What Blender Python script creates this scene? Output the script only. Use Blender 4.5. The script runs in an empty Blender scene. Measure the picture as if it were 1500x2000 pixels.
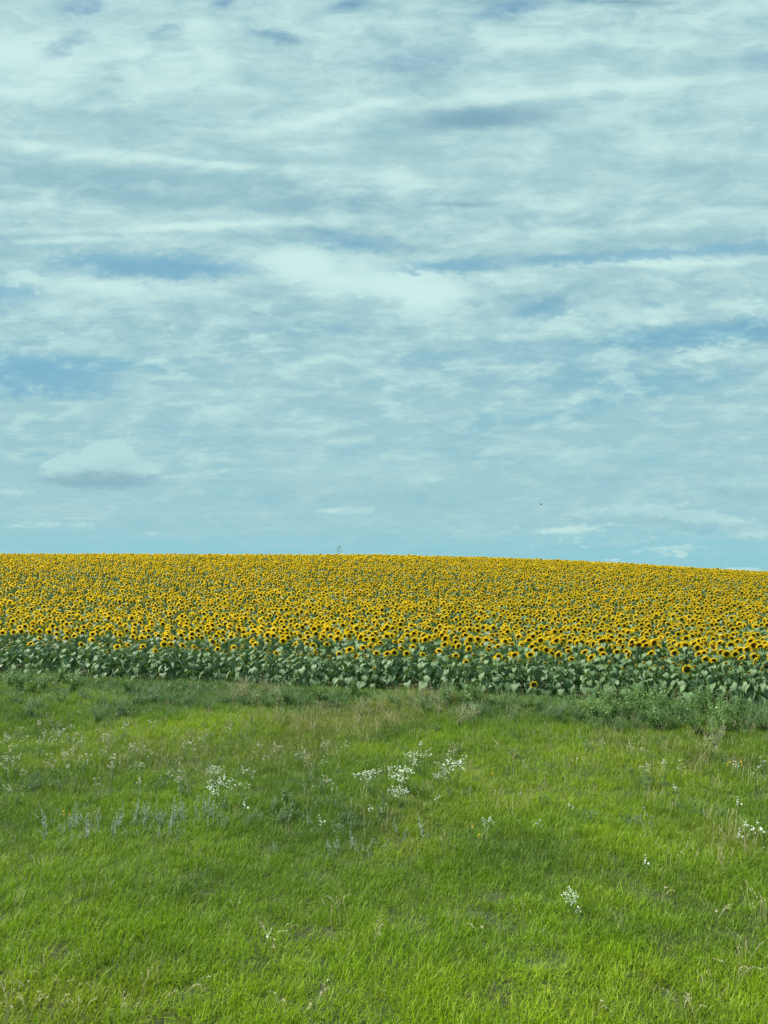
import bpy, math, random
import numpy as np
from mathutils import Vector, Matrix, Euler

R = math.radians
SC = bpy.context.scene
COL = SC.collection
rnd = random.Random(7)
rng = np.random.default_rng(11)

# ------------------------------------------------------------------ camera
F = 1444.0                      # focal length in photograph pixels
CAM_H = 3.9
PITCH = math.atan(130.0 / F)
cam_d = bpy.data.cameras.new('camera')
cam = bpy.data.objects.new('camera', cam_d)
COL.objects.link(cam)
cam_d.sensor_fit = 'VERTICAL'
cam_d.sensor_height = 36.0
cam_d.lens = F / 2000.0 * 36.0
cam_d.clip_start = 0.1
cam_d.clip_end = 8000.0
cam.location = (0, 0, CAM_H)
cam.rotation_euler = (math.pi / 2 + PITCH, 0, 0)
SC.camera = cam

SUN_AZ, SUN_EL = -84.0, 52.0     # azimuth from the view direction (left is negative)
SKY_STRENGTH = 0.1
vs = SC.view_settings
vs.view_transform = 'Standard'
vs.look = 'None'
vs.gamma = 1.0
vs.exposure = 0.85
try:
    vs.use_curve_mapping = False
except Exception:
    pass


def pix_dir(px, py):
    u, v = (px - 750) / F, (1000 - py) / F
    d = Vector((u, math.cos(PITCH) - v * math.sin(PITCH), math.sin(PITCH) + v * math.cos(PITCH)))
    return d.normalized()


# ------------------------------------------------------------------ sky
world = bpy.data.worlds.new('World')
SC.world = world
world.use_nodes = True
NT = world.node_tree
NT.nodes.clear()


class N:
    """tiny helper for node expressions"""
    def __init__(s, nt):
        s.nt = nt

    def put(s, sock, v):
        if isinstance(v, bpy.types.NodeSocket):
            s.nt.links.new(v, sock)
        else:
            sock.default_value = v

    def m(s, op, a, b=None, c=None, clamp=False):
        n = s.nt.nodes.new('ShaderNodeMath')
        n.operation = op
        n.use_clamp = clamp
        s.put(n.inputs[0], a)
        if b is not None: s.put(n.inputs[1], b)
        if c is not None: s.put(n.inputs[2], c)
        return n.outputs[0]

    def vec(s, x, y, z):
        n = s.nt.nodes.new('ShaderNodeCombineXYZ')
        s.put(n.inputs[0], x); s.put(n.inputs[1], y); s.put(n.inputs[2], z)
        return n.outputs[0]

    def noise(s, v, scale, detail=6, rough=.55, dist=0.0, lac=2.0):
        n = s.nt.nodes.new('ShaderNodeTexNoise')
        s.nt.links.new(v, n.inputs['Vector'])
        n.inputs['Scale'].default_value = scale
        n.inputs['Detail'].default_value = detail
        n.inputs['Roughness'].default_value = rough
        n.inputs['Distortion'].default_value = dist
        n.inputs['Lacunarity'].default_value = lac
        return n.outputs['Fac']

    def mapr(s, v, a, b, c=0.0, d=1.0, smooth=True):
        n = s.nt.nodes.new('ShaderNodeMapRange')
        if smooth: n.interpolation_type = 'SMOOTHSTEP'
        s.put(n.inputs[0], v)
        n.inputs[1].default_value = a; n.inputs[2].default_value = b
        n.inputs[3].default_value = c; n.inputs[4].default_value = d
        return n.outputs[0]

    def mix(s, f, a, b, mode='MIX'):
        n = s.nt.nodes.new('ShaderNodeMix')
        n.data_type = 'RGBA'
        n.blend_type = mode
        s.put(n.inputs[0], f)
        for i, v in ((6, a), (7, b)):
            if isinstance(v, tuple) and len(v) == 3: v = (*v, 1)
            s.put(n.inputs[i], v)
        return n.outputs[2]


def build_sky():
    k = N(NT)
    tc = NT.nodes.new('ShaderNodeTexCoord')
    sep = NT.nodes.new('ShaderNodeSeparateXYZ')
    NT.links.new(tc.outputs['Generated'], sep.inputs[0])
    x, y, z = sep.outputs
    sky = NT.nodes.new('ShaderNodeTexSky')
    sky.sky_type = 'NISHITA'
    sky.sun_disc = False
    sky.sun_elevation = R(SUN_EL)
    sky.sun_rotation = R(SUN_AZ)
    sky.altitude = 300
    sky.air_density = 1.0
    sky.dust_density = 0.6
    sky.ozone_density = 1.0
    zc = k.m('MAXIMUM', z, 0.0)
    # cloud deck seen in perspective: coordinates of a flat layer, softened near the horizon
    den = k.m('ADD', zc, 0.055)
    px_, py_ = k.m('DIVIDE', x, den), k.m('DIVIDE', y, den)
    P = k.vec(px_, py_, 0.0)
    Pst = k.vec(k.m('MULTIPLY', px_, 0.42), py_, 3.1)       # streaks running across
    Pti = k.vec(k.m('MULTIPLY', px_, .50), k.m('SUBTRACT', py_, k.m('MULTIPLY', px_, .05)), 7.7)
    yp = k.m('SQRT', k.m('MULTIPLY_ADD', y, y, .05))
    az, vv = k.m('DIVIDE', x, yp), k.m('DIVIDE', z, yp)      # level bands stay level lines across the view
    el = k.m('ARCSINE', z)

    def uv(px, py):
        d = pix_dir(px, py)
        q = math.sqrt(d.y * d.y + .05)
        return d.x / q, d.z / q
    AE = k.vec(az, vv, 0.0)
    AEs = k.vec(az, k.m('MULTIPLY', vv, 2.6), 1.7)
    w1 = k.m('SUBTRACT', k.noise(AEs, 9.0, 6, .62), .5)
    w2 = k.m('SUBTRACT', k.noise(k.vec(az, k.m('MULTIPLY', vv, 2.0), 9.3), 8.0, 6, .62), .5)
    azw = k.m('MULTIPLY_ADD', w1, .10, az)
    elw = k.m('MULTIPLY_ADD', w2, .022, vv)

    def blob(px, py, rx, ry, rot=0, soft=None):
        a0, e0 = uv(px, py)
        ax, ex = uv(px + rx, py)[0] - a0, uv(px, py - ry)[1] - e0
        a = k.m('SUBTRACT', azw, a0)
        e = k.m('SUBTRACT', elw, e0)
        c, s_ = math.cos(R(rot)), math.sin(R(rot))
        p = k.m('MULTIPLY', k.m('MULTIPLY_ADD', a, c, k.m('MULTIPLY', e, s_)), 1 / ax)
        q = k.m('MULTIPLY', k.m('MULTIPLY_ADD', a, -s_, k.m('MULTIPLY', e, c)), 1 / ex)
        r2 = k.m('MULTIPLY_ADD', p, p, k.m('MULTIPLY', q, q))
        return k.m('EXPONENT', k.m('MULTIPLY', r2, -1.0))

    def total(items, start=0.0, gain=1.0):
        t = start
        for it in items:
            amp, args = it[0], it[1:]
            t = k.m('MULTIPLY_ADD', blob(*args), amp * gain, t)
        return t

    # large scale cover, and the brightness of the cloud
    n_big = k.noise(Pst, 1.25, 9, .60, .25)
    n_mid = k.noise(Pti, 3.0, 9, .64, .35)
    n_fin = k.noise(k.vec(k.m('MULTIPLY', px_, .75), py_, 5.0), 6.0, 8, .62, .4)
    n_str = k.noise(AEs, 14.0, 8, .62, .6)
    n_low = k.noise(k.vec(k.m('MULTIPLY', az, .55), k.m('MULTIPLY', vv, 4.6), 4.4), 7.0, 8, .6, .3)
    gaps = [(-.36, 437, 12, 26, 14),
            (-.30, 545, 72, 50, 11, -8), (-.32, 672, 8, 36, 12, 15), (-.28, 1200, 4, 160, 9),
            (-.26, 1490, 115, 60, 30), (-.20, 800, 130, 130, 24),
            (-.25, 330, 519, 190, 24, 0), (-.22, 680, 468, 80, 16, -8), (-.2, 880, 520, 120, 14, 3),
            (-.18, 1160, 500, 220, 14, 4), (-.2, 1450, 485, 140, 14, 4), (-.24, 910, 397, 100, 6), (-.2, 1440, 398, 110, 7),
            (-.50, 55, 735, 170, 40, -4), (-.34, 10, 575, 60, 22), (-.30, 250, 712, 150, 12),
            (-.40, 1340, 655, 150, 24, 4), (-.45, 1490, 640, 60, 24), (-.30, 1050, 600, 60, 18, 20), (-.26, 930, 592, 26, 12),
            (-.28, 1080, 670, 200, 18), (-.25, 1230, 740, 220, 30), (-.2, 640, 640, 120, 14),
            (-.26, 1100, 800, 260, 28, 8)]
    lumps = [(.40, 600, 520, 90, 40, -6), (.46, 810, 560, 110, 44, -8), (.30, 200, 585, 190, 26), (.36, 60, 90, 110, 90),
             (.20, 400, 230, 300, 90), (.25, 1150, 150, 330, 70), (.18, 1000, 300, 420, 60), (.24, 1430, 300, 160, 60),
             (.24, 1310, 612, 50, 16, 10), (.28, 1100, 622, 80, 16, 12), (.26, 1460, 600, 50, 14, 10), (.32, 1370, 688, 80, 15, 16),
             (.26, 1185, 692, 46, 10), (.30, 190, 910, 105, 30, 8), (.2, 500, 430, 400, 20)]
    cover = k.m('MULTIPLY_ADD', n_big, .66, k.m('MULTIPLY_ADD', n_mid, .46, .17))
    cover = k.m('ADD', cover, k.m('MULTIPLY', n_fin, .22))
    cover = total(lumps, total(gaps, cover, .95), .8)
    # thinner, clearer sky towards the horizon
    thin = k.m('ADD', k.mapr(el, R(.3), R(4.6), -.42, 0.10), k.mapr(el, R(5), R(20), .02, .0))
    cover = k.m('ADD', cover, thin)
    cfac = k.m('MULTIPLY', k.mapr(k.m('MULTIPLY_ADD', k.m('SUBTRACT', n_str, .5), .35, cover), .42, 1.02, 0.0, 1.0), k.mapr(el, R(0), R(6), .55, 1))

    greys = [(-.34, 330, 345, 260, 13, -3), (-.34, 470, 396, 230, 14, -2), (-.3, 50, 355, 110, 9, -3),
             (-.20, 900, 960, 500, 26), (-.1, 1300, 830, 300, 30), (-.24, 1470, 945, 80, 22),
             (-.15, 240, 225, 90, 18), (-.2, 750, 280, 80, 24), (-.14, 1300, 330, 220, 20), (-.2, 600, 470, 200, 9, -3), (-.2, 1290, 470, 260, 10, 3)]
    brights = [(.27, 400, 318, 300, 9, -3.5), (.14, 100, 286, 120, 8, -4), (.30, 640, 225, 140, 12, 14), (.36, 60, 120, 100, 60),
               (.26, 300, 130, 120, 40), (.5, 600, 515, 90, 34, -15), (.45, 830, 560, 90, 38, -12), (.3, 400, 440, 230, 8, 3), (.3, 120, 470, 180, 8, 3),
               (.3, 1080, 180, 280, 12, 3), (.2, 1150, 70, 250, 22),
               (.34, 1300, 515, 200, 9, 2), (.24, 1150, 450, 250, 9, 3), (.26, 200, 560, 160, 18)]
    br = k.m('ADD', k.m('MULTIPLY', n_str, .75), k.m('MULTIPLY', n_low, .55))
    br = k.m('ADD', br, k.m('MULTIPLY', n_fin, .75))
    br = total(greys + brights, br)
    br = k.m('ADD', br, k.mapr(el, R(4), R(33), -.20, .0, smooth=False))
    bfac = k.mapr(br, .72, 1.38, 0.0, 1.0)

    S = 1.0 / SKY_STRENGTH / 2 ** vs.exposure
    mul = lambda c: tuple(v * S for v in c)
    # clear sky: the Nishita sky, with the thin veil of the lower air over it
    base = k.mix(1.0, sky.outputs[0], (.50, .70, .54), 'MULTIPLY')
    veil = k.mapr(el, R(2), R(36), .92, .50, smooth=False)
    veil_c = k.mix(k.mapr(el, R(0), R(26), 0, 1), mul((.26, .580, .680)), mul((.195, .420, .580)))
    base = k.mix(veil, base, veil_c)
    # far cloud puffs and streaks low over the horizon
    puffs = [(.75, 690, 998, 70, 6, 1), (.5, 1130, 1030, 70, 8, 3), (.48, 1230, 992, 90, 9, 3), (.55, 1400, 1012, 80, 12, -8),
             (.45, 1470, 1040, 50, 16, -20), (.42, 1330, 1068, 80, 6), (.75, 1430, 1109, 34, 4, 0), (.6, 1203, 1092, 24, 4), (.55, 1320, 1081, 18, 5),
             (.55, 45, 756, 15, 10), (.5, 8, 741, 14, 8), (.55, 545, 686, 44, 6), (.5, 25, 962, 60, 7), (.42, 390, 925, 130, 8, 4),
             (.30, 120, 1030, 130, 9), (.3, 300, 1042, 70, 6), (.36, 850, 938, 120, 7, 4), (.3, 1130, 950, 120, 6, 3), (.36, 1370, 690, 60, 10, 16),
             (.3, 1130, 885, 40, 18, 10), (.25, 900, 700, 40, 12), (.3, 715, 690, 40, 7), (.2, 500, 960, 300, 10), (.2, 1200, 1040, 260, 26)]
    pf = total(puffs)
    fine0 = k.noise(k.vec(az, k.m('MULTIPLY', vv, 2.2), 2.0), 48.0, 6, .64, .2)
    pfac = k.mapr(k.m('ADD', pf, k.m('MULTIPLY_ADD', k.m('SUBTRACT', n_low, .5), .6, k.m('MULTIPLY', k.m('SUBTRACT', fine0, .5), 1.3))), .16, .60, 0.0, .9)
    grey = k.mix(k.mapr(el, R(3), R(26), 0, 1), mul((.345, .590, .645)), mul((.335, .565, .615)))
    white = k.mix(k.mapr(el, R(3), R(22), 0, 1), mul((.49, .725, .735)), mul((.600, .835, .810)))
    cloud = k.mix(bfac, grey, white)
    out = k.mix(cfac, base, cloud)
    out = k.mix(pfac, out, k.mix(k.mapr(n_str, .35, .65), mul((.42, .67, .70)), mul((.58, .82, .78))))
    # small bright tufts and darker rifts, drawn out across the view and rising a little to the right
    Ptu = k.vec(k.m('MULTIPLY_ADD', vv, .9, az), k.m('SUBTRACT', k.m('MULTIPLY', vv, 2.7), k.m('MULTIPLY', az, .55)), 6.0)
    tu = k.noise(Ptu, 15.0, 9, .60, .25)
    mask = k.m('MULTIPLY', k.mapr(el, R(2.5), R(8)), k.mapr(el, R(23), R(17)))
    wf = k.m('MULTIPLY', k.mapr(tu, .47, .70, 0, .80), k.m('MULTIPLY_ADD', mask, .75, .25))
    out = k.mix(wf, out, k.mix(k.mapr(el, R(3), R(22), 0, 1), mul((.45, .70, .70)), mul((.56, .82, .80))))
    Pri = k.vec(k.m('MULTIPLY', az, .8), k.m('SUBTRACT', k.m('MULTIPLY', vv, 3.3), k.m('MULTIPLY', az, .2)), 12.0)
    ri = k.noise(Pri, 9.0, 9, .64, .3)
    rf = k.m('MULTIPLY', k.mapr(ri, .50, .68, 0, .62), k.m('MULTIPLY_ADD', mask, .8, .2))
    out = k.mix(rf, out, k.mix(k.mapr(el, R(3), R(26), 0, 1), mul((.28, .54, .625)), mul((.250, .47, .575))))

    fine = k.noise(k.vec(k.m('MULTIPLY', az, 1.0), k.m('MULTIPLY', vv, 1.9), 2.0), 42.0, 6, .62, .2)

    def soft(px, py, rx, ry, rot=0, wob=.012, lo=.25, hi=.75, f=1.0, solid=False):
        """a single cloud body with a ragged rim"""
        a0, e0 = uv(px, py)
        ax, ex = uv(px + rx, py)[0] - a0, uv(px, py - ry)[1] - e0
        a = k.m('SUBTRACT', k.m('MULTIPLY_ADD', k.m('SUBTRACT', n_str, .5), wob * 3, az), a0)
        e = k.m('SUBTRACT', k.m('MULTIPLY_ADD', k.m('SUBTRACT', fine, .5), wob * 3.4, vv), e0)
        c, s_ = math.cos(R(rot)), math.sin(R(rot))
        p = k.m('MULTIPLY', k.m('MULTIPLY_ADD', a, c, k.m('MULTIPLY', e, s_)), 1 / ax)
        q = k.m('MULTIPLY', k.m('MULTIPLY_ADD', a, -s_, k.m('MULTIPLY', e, c)), 1 / ex)
        g = k.m('EXPONENT', k.m('MULTIPLY', k.m('MULTIPLY_ADD', p, p, k.m('MULTIPLY', q, q)), -1.0))
        if solid: return k.mapr(g, lo, hi, 0, f)
        return k.m('MULTIPLY', k.mapr(g, lo, hi, 0, f), k.mapr(k.m('MULTIPLY_ADD', fine, .5, k.m('MULTIPLY', tu, .5)), .36, .60, .45, 1.0))
    # rifts of clear blue across the middle, and the open patch at the left
    for (px, py, rx, ry, rot, wob, f) in ((320, 520, 190, 26, -1, .017, .85), (150, 508, 70, 13, 0, .014, .6), (690, 474, 90, 16, -6, .016, .5), (860, 522, 130, 13, 3, .015, .6),
                                          (1180, 502, 230, 12, 3, .012, .6), (1460, 484, 120, 16, 3, .013, .6), (55, 735, 190, 44, -3, .024, .75), (5, 575, 80, 22, 0, .016, .6),
                                          (1350, 655, 170, 24, 2, .024, .6), (1060, 605, 70, 22, 15, .02, .5), (1000, 690, 260, 20, 0, .024, .3),
                                          (160, 12, 60, 24, 14, .028, .62), (125, 88, 60, 18, 34, .028, .5), (325, 60, 44, 12, 18, .024, .42), (545, 70, 80, 14, -8, .026, .32),
                                          (1000, 14, 75, 18, 12, .018, .75), (437, 10, 30, 16, 0, .014, .5), (680, 8, 40, 14, 10, .014, .45), (820, 110, 140, 30, 0, .026, .3), (1490, 120, 60, 30, 0, .02, .3)):
        out = k.mix(soft(px, py, rx, ry, rot, wob if py > 130 else wob * .45, .12 if py > 130 else .0, .85 if py > 130 else 1.0, f * 1.1), out, k.mix(k.mapr(el, R(22), R(36), 0, 1), mul((.205, .45, .61)), mul((.165, .345, .53))))
    # the bright bank of cloud under the rifts
    for (px, py, rx, ry, rot, f) in ((585, 510, 85, 34, 0, .8), (690, 545, 130, 34, -4, .75), (830, 566, 90, 34, -6, .8), (200, 575, 170, 26, 2, .5), (60, 545, 60, 16, 0, .6), (950, 545, 80, 12, 3, .4), (1300, 612, 50, 17, 0, .65), (1100, 630, 80, 16, 4, .55), (1470, 600, 60, 16, 4, .5), (1375, 690, 75, 14, 12, .6), (1190, 692, 45, 9, 5, .5), (420, 800, 60, 12, 10, .3), (760, 745, 50, 14, 14, .3), (1130, 775, 80, 14, 16, .3)):
        out = k.mix(soft(px, py, rx, ry, rot, .020, .10, .95, f), out, mul((.60, .845, .820)))
    # the dark lens in the upper right
    out = k.mix(soft(925, 233, 125, 26, 2, .004, .1, 1.0, .95, True), out, mul((.215, .40, .50)))
    out = k.mix(soft(1010, 226, 130, 18, 0, .006, .1, 1.0, .4), out, mul((.23, .42, .52)))
    # the heaped cloud low on the left: three bulges over one grey underside
    for (px, py, rx, ry) in ((212, 893, 62, 34), (140, 912, 70, 27), (250, 915, 60, 22)):
        out = k.mix(soft(px, py, rx, ry, 0, .016, .28, .52, .85, True), out, mul((.475, .735, .735)))
    out = k.mix(soft(190, 938, 120, 20, 0, .006, .15, .8, .85, True), out, mul((.25, .45, .53)))
    out = k.mix(soft(200, 915, 80, 20, 10, .012, .2, .9, .5), out, mul((.32, .54, .60)))
    # heaped clouds near the horizon: lit tops, grey flat undersides
    for (px, py, rx, ry, rot, f) in ((1230, 1002, 120, 16, 2, .6), (1400, 1018, 95, 17, -8, .6), (1110, 905, 90, 28, 6, .35), (1465, 945, 70, 22, 0, .5), (700, 930, 200, 36, 0, .35)):
        out = k.mix(soft(px, py, rx, ry, rot, .014, .25, .55, f), out, mul((.47, .735, .735)))
        out = k.mix(soft(px - 4, py + ry * .75, rx * 1.02, ry * .62, 0, .007, .2, .7, f * .85), out, mul((.285, .50, .575)))
    # below the horizon: plain dull ground tone
    out = k.mix(k.mapr(z, -.03, -.002, 0, 1), mul((.10, .14, .08)), out)
    bg = NT.nodes.new('ShaderNodeBackground')
    NT.links.new(out, bg.inputs[0])
    bg.inputs[1].default_value = SKY_STRENGTH
    o = NT.nodes.new('ShaderNodeOutputWorld')
    NT.links.new(bg.outputs[0], o.inputs[0])


build_sky()
try:
    world.cycles.sampling_method = 'MANUAL'
    world.cycles.sample_map_resolution = 512
except Exception:
    pass

sun_d = bpy.data.lights.new('sun', 'SUN')
sun_d.energy = 4.8
sun_d.angle = R(0.6)
sun_d.color = (1.0, .96, .86)
sun = bpy.data.objects.new('sun', sun_d)
COL.objects.link(sun)
sv = Vector((math.sin(R(SUN_AZ)) * math.cos(R(SUN_EL)), math.cos(R(SUN_AZ)) * math.cos(R(SUN_EL)), math.sin(R(SUN_EL))))
sun.rotation_euler = sv.to_track_quat('Z', 'Y').to_euler()
sun.location = sv * 50


# ------------------------------------------------------------------ materials
def new_mat(name):
    m = bpy.data.materials.new(name)
    m.use_nodes = True
    m.node_tree.nodes.clear()
    return m, N(m.node_tree)


def leafy(name, color, color2, trans=.35, rough=.5, tcol=None, inst=False, spec=.5, veins=False, objrand=0.0, pos_scale=3.0, back=None):
    """thin plant tissue: front colour mixed by the 'tint' attribute and a noise in place, part of the light passes through"""
    m, k = new_mat(name)
    nt = m.node_tree
    at = nt.nodes.new('ShaderNodeAttribute'); at.attribute_name = 'tint'
    f = at.outputs['Fac']
    if objrand:
        oi = nt.nodes.new('ShaderNodeObjectInfo')
        f = k.m('ADD', f, k.m('MULTIPLY_ADD', oi.outputs['Random'], objrand, -objrand / 2), clamp=True)
    c = k.mix(f, color, color2)
    if inst:
        ia = nt.nodes.new('ShaderNodeAttribute'); ia.attribute_type = 'INSTANCER'; ia.attribute_name = 'icol'
        c = k.mix(1.0, c, ia.outputs['Color'], 'MULTIPLY')
    tcn = nt.nodes.new('ShaderNodeTexCoord')
    if veins:
        no = k.noise(tcn.outputs['Object'], 30.0, 3, .6)
        c = k.mix(k.mapr(no, .35, .7, 0, .35), c, tuple(v * .6 for v in color))
    if back:
        g = nt.nodes.new('ShaderNodeNewGeometry')
        c = k.mix(g.outputs['Backfacing'], c, k.mix(.5, c, back))
    p = nt.nodes.new('ShaderNodeBsdfPrincipled')
    nt.links.new(c, p.inputs['Base Color'])
    p.inputs['Roughness'].default_value = rough
    p.inputs['Specular IOR Level'].default_value = spec
    if veins:
        b = nt.nodes.new('ShaderNodeBump')
        b.inputs['Strength'].default_value = .5
        b.inputs['Distance'].default_value = .01
        nt.links.new(k.noise(tcn.outputs['Object'], 22.0, 3, .6), b.inputs['Height'])
        nt.links.new(b.outputs[0], p.inputs['Normal'])
    t = nt.nodes.new('ShaderNodeBsdfTranslucent')
    if tcol:
        tc_ = k.mix(1.0, c, tcol, 'MULTIPLY')
    else:
        tc_ = c
    nt.links.new(tc_, t.inputs[0])
    ms = nt.nodes.new('ShaderNodeMixShader')
    ms.inputs[0].default_value = trans
    nt.links.new(p.outputs[0], ms.inputs[1]); nt.links.new(t.outputs[0], ms.inputs[2])
    o = nt.nodes.new('ShaderNodeOutputMaterial')
    nt.links.new(ms.outputs[0], o.inputs[0])
    return m


def plain(name, color, color2=None, rough=.8, scale=20., spec=.3):
    m, k = new_mat(name)
    nt = m.node_tree
    tcn = nt.nodes.new('ShaderNodeTexCoord')
    c = k.mix(k.mapr(k.noise(tcn.outputs['Object'], scale, 5, .6), .35, .65), color, color2 or tuple(v * .7 for v in color))
    p = nt.nodes.new('ShaderNodeBsdfPrincipled')
    nt.links.new(c, p.inputs['Base Color'])
    p.inputs['Roughness'].default_value = rough
    p.inputs['Specular IOR Level'].default_value = spec
    o = nt.nodes.new('ShaderNodeOutputMaterial')
    nt.links.new(p.outputs[0], o.inputs[0])
    return m


M = {}
M['leaf'] = leafy('sunflower_leaf', (.060, .125, .045), (.185, .275, .135), .20, .56, (1.0, 1.15, .35), veins=True, objrand=.5, spec=.35, back=(.14, .2, .12))
M['stem'] = leafy('green_stem', (.11, .19, .06), (.16, .25, .09), .05, .6)
M['petal'] = leafy('yellow_petal', (.87, .56, .012), (.95, .77, .06), .42, .55, (1.1, 1.05, .7), spec=.2)
M['bract'] = leafy('green_bract', (.12, .22, .06), (.17, .28, .09), .2, .6)
M['disk'] = leafy('seed_disk', (.060, .034, .010), (.28, .15, .012), 0.0, .9, spec=.1)
M['grass'] = leafy('grass_blade', (.56, .60, .42), (1.50, 1.40, 1.05), .42, .5, (1.0, 1.05, .7), inst=True, spec=.35)
M['weed'] = leafy('weed_leaf', (.042, .095, .034), (.12, .20, .085), .3, .5, (1, 1.1, .5), objrand=.5)
M['weed_bright'] = leafy('broad_weed_leaf', (.055, .125, .028), (.15, .27, .055), .35, .45, (1, 1.1, .5), objrand=.5)
M['sage'] = leafy('silvery_leaf', (.20, .28, .22), (.36, .45, .38), .2, .7, spec=.2)
M['dry'] = leafy('dry_straw', (.40, .33, .18), (.62, .55, .38), .25, .7, spec=.2)
M['fluff'] = leafy('seed_fluff', (.60, .55, .44), (.84, .80, .70), .3, .9, spec=.1)
M['white'] = leafy('white_blossom', (.68, .72, .60), (.84, .86, .78), .3, .7, spec=.2)
M['yellow'] = leafy('yellow_blossom', (.75, .42, .01), (.8, .55, .02), .3, .7, spec=.2)
M['purple'] = leafy('thistle_blossom', (.36, .27, .36), (.45, .36, .45), .3, .8, spec=.2)
M['bird'] = plain('dark_feather', (.03, .035, .035), (.05, .05, .045))


def ground_mat():
    m, k = new_mat('ground_cover')
    nt = m.node_tree
    g = nt.nodes.new('ShaderNodeNewGeometry')
    pos = g.outputs['Position']
    c = k.mix(k.mapr(k.noise(pos, 3.0, 8, .65), .35, .65), (.030, .040, .012), (.06, .085, .02))
    c = k.mix(k.mapr(k.noise(pos, .4, 4, .5), .45, .62, 0, .6), c, (.05, .045, .02))
    p = nt.nodes.new('ShaderNodeBsdfPrincipled')
    nt.links.new(c, p.inputs['Base Color'])
    p.inputs['Roughness'].default_value = .95
    b = nt.nodes.new('ShaderNodeBump')
    b.inputs['Distance'].default_value = .05
    nt.links.new(k.noise(pos, 14., 6, .7), b.inputs['Height'])
    nt.links.new(b.outputs[0], p.inputs['Normal'])
    o = nt.nodes.new('ShaderNodeOutputMaterial')
    nt.links.new(p.outputs[0], o.inputs[0])
    return m


# ------------------------------------------------------------------ terrain
_ys = np.arange(-400, 4001, 1.0)
_g = np.interp(_ys, [-400, 0, 31, 44, 52, 60, 72, 88, 98, 106, 125, 180, 400, 4000],
               [0, 0, 0, .42, .92, 1.65, 3.25, 4.85, 5.5, 5.68, 5.2, 1.5, -1., -3.])
_ker = np.exp(-(np.arange(-12, 13) / 4.0) ** 2); _ker /= _ker.sum()
_g = np.convolve(np.pad(_g, 12, 'edge'), _ker, 'valid')
_xs = np.arange(-3000, 3001, 1.0)
_sx = np.interp(_xs, [-3000, -60, 0, 17, 30.5, 41, 51, 75, 120, 3000], [.95, 1.03, 1., .93, .805, .70, .575, .35, .1, 0])
_ker2 = np.exp(-(np.arange(-15, 16) / 6.0) ** 2); _ker2 /= _ker2.sum()
_sx = np.convolve(np.pad(_sx, 15, 'edge'), _ker2, 'valid')


def edge_y(x):
    return 25.9 - .28 * x


def ground_z(x, y):
    x = np.asarray(x, float); y = np.asarray(y, float)
    z = np.interp(y, _ys, _g)
    s = np.interp(x, _xs, _sx)
    z = np.where(z > 0, z * s, z)
    near = np.clip(1 - np.abs(y - 12) / 60, 0, 1)
    z = z + near * (.035 * np.sin(x * .9 + 1.3 * np.sin(y * .5)) + .03 * np.sin(y * 1.1 + x * .35) + .015 * np.sin(x * 2.3 + y * 1.7))
    return z


def gz(x, y):
    return float(ground_z(x, y))


def on_ground(px, py):
    """where the line of sight through a point of the photograph meets the terrain"""
    d = pix_dir(px, py)
    t = 2.0
    while t < 400:
        p = d * t
        if CAM_H + p.z <= gz(p.x, p.y):
            break
        t += .05
    return p.x, p.y


def prop(o, label=None, cat=None, group=None, kind=None):
    if label: o['label'] = label
    if cat: o['category'] = cat
    if group: o['group'] = group
    if kind: o['kind'] = kind
    return o


def build_ground():
    def axis(lo, hi, fine_lo, fine_hi, step):
        a = list(np.arange(fine_lo, fine_hi + .001, step))
        v, s = fine_hi, step
        while v < hi:
            s *= 1.35; v = min(hi, v + s); a.append(v)
        v, s = fine_lo, step
        while v > lo:
            s *= 1.35; v = max(lo, v - s); a.insert(0, v)
        return np.array(a)
    X = axis(-2900, 2900, -80, 80, 1.0)
    Y = axis(-380, 3900, -4, 40, .6)
    Y = np.unique(np.concatenate([Y[Y < 40], np.arange(40, 140, 1.5), Y[Y > 141]]))
    gx, gy = np.meshgrid(X, Y)
    co = np.stack([gx, gy, ground_z(gx, gy)], -1).reshape(-1, 3)
    nx, ny = len(X), len(Y)
    i = np.arange(nx * ny).reshape(ny, nx)
    f = np.stack([i[:-1, :-1], i[:-1, 1:], i[1:, 1:], i[1:, :-1]], -1).reshape(-1, 4)
    me = bpy.data.meshes.new('ground')
    me.from_pydata(co.tolist(), [], f.tolist())
    me.shade_smooth()
    me.materials.append(ground_mat())
    o = bpy.data.objects.new('ground', me)
    COL.objects.link(o)
    prop(o, kind='structure')


build_ground()


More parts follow.
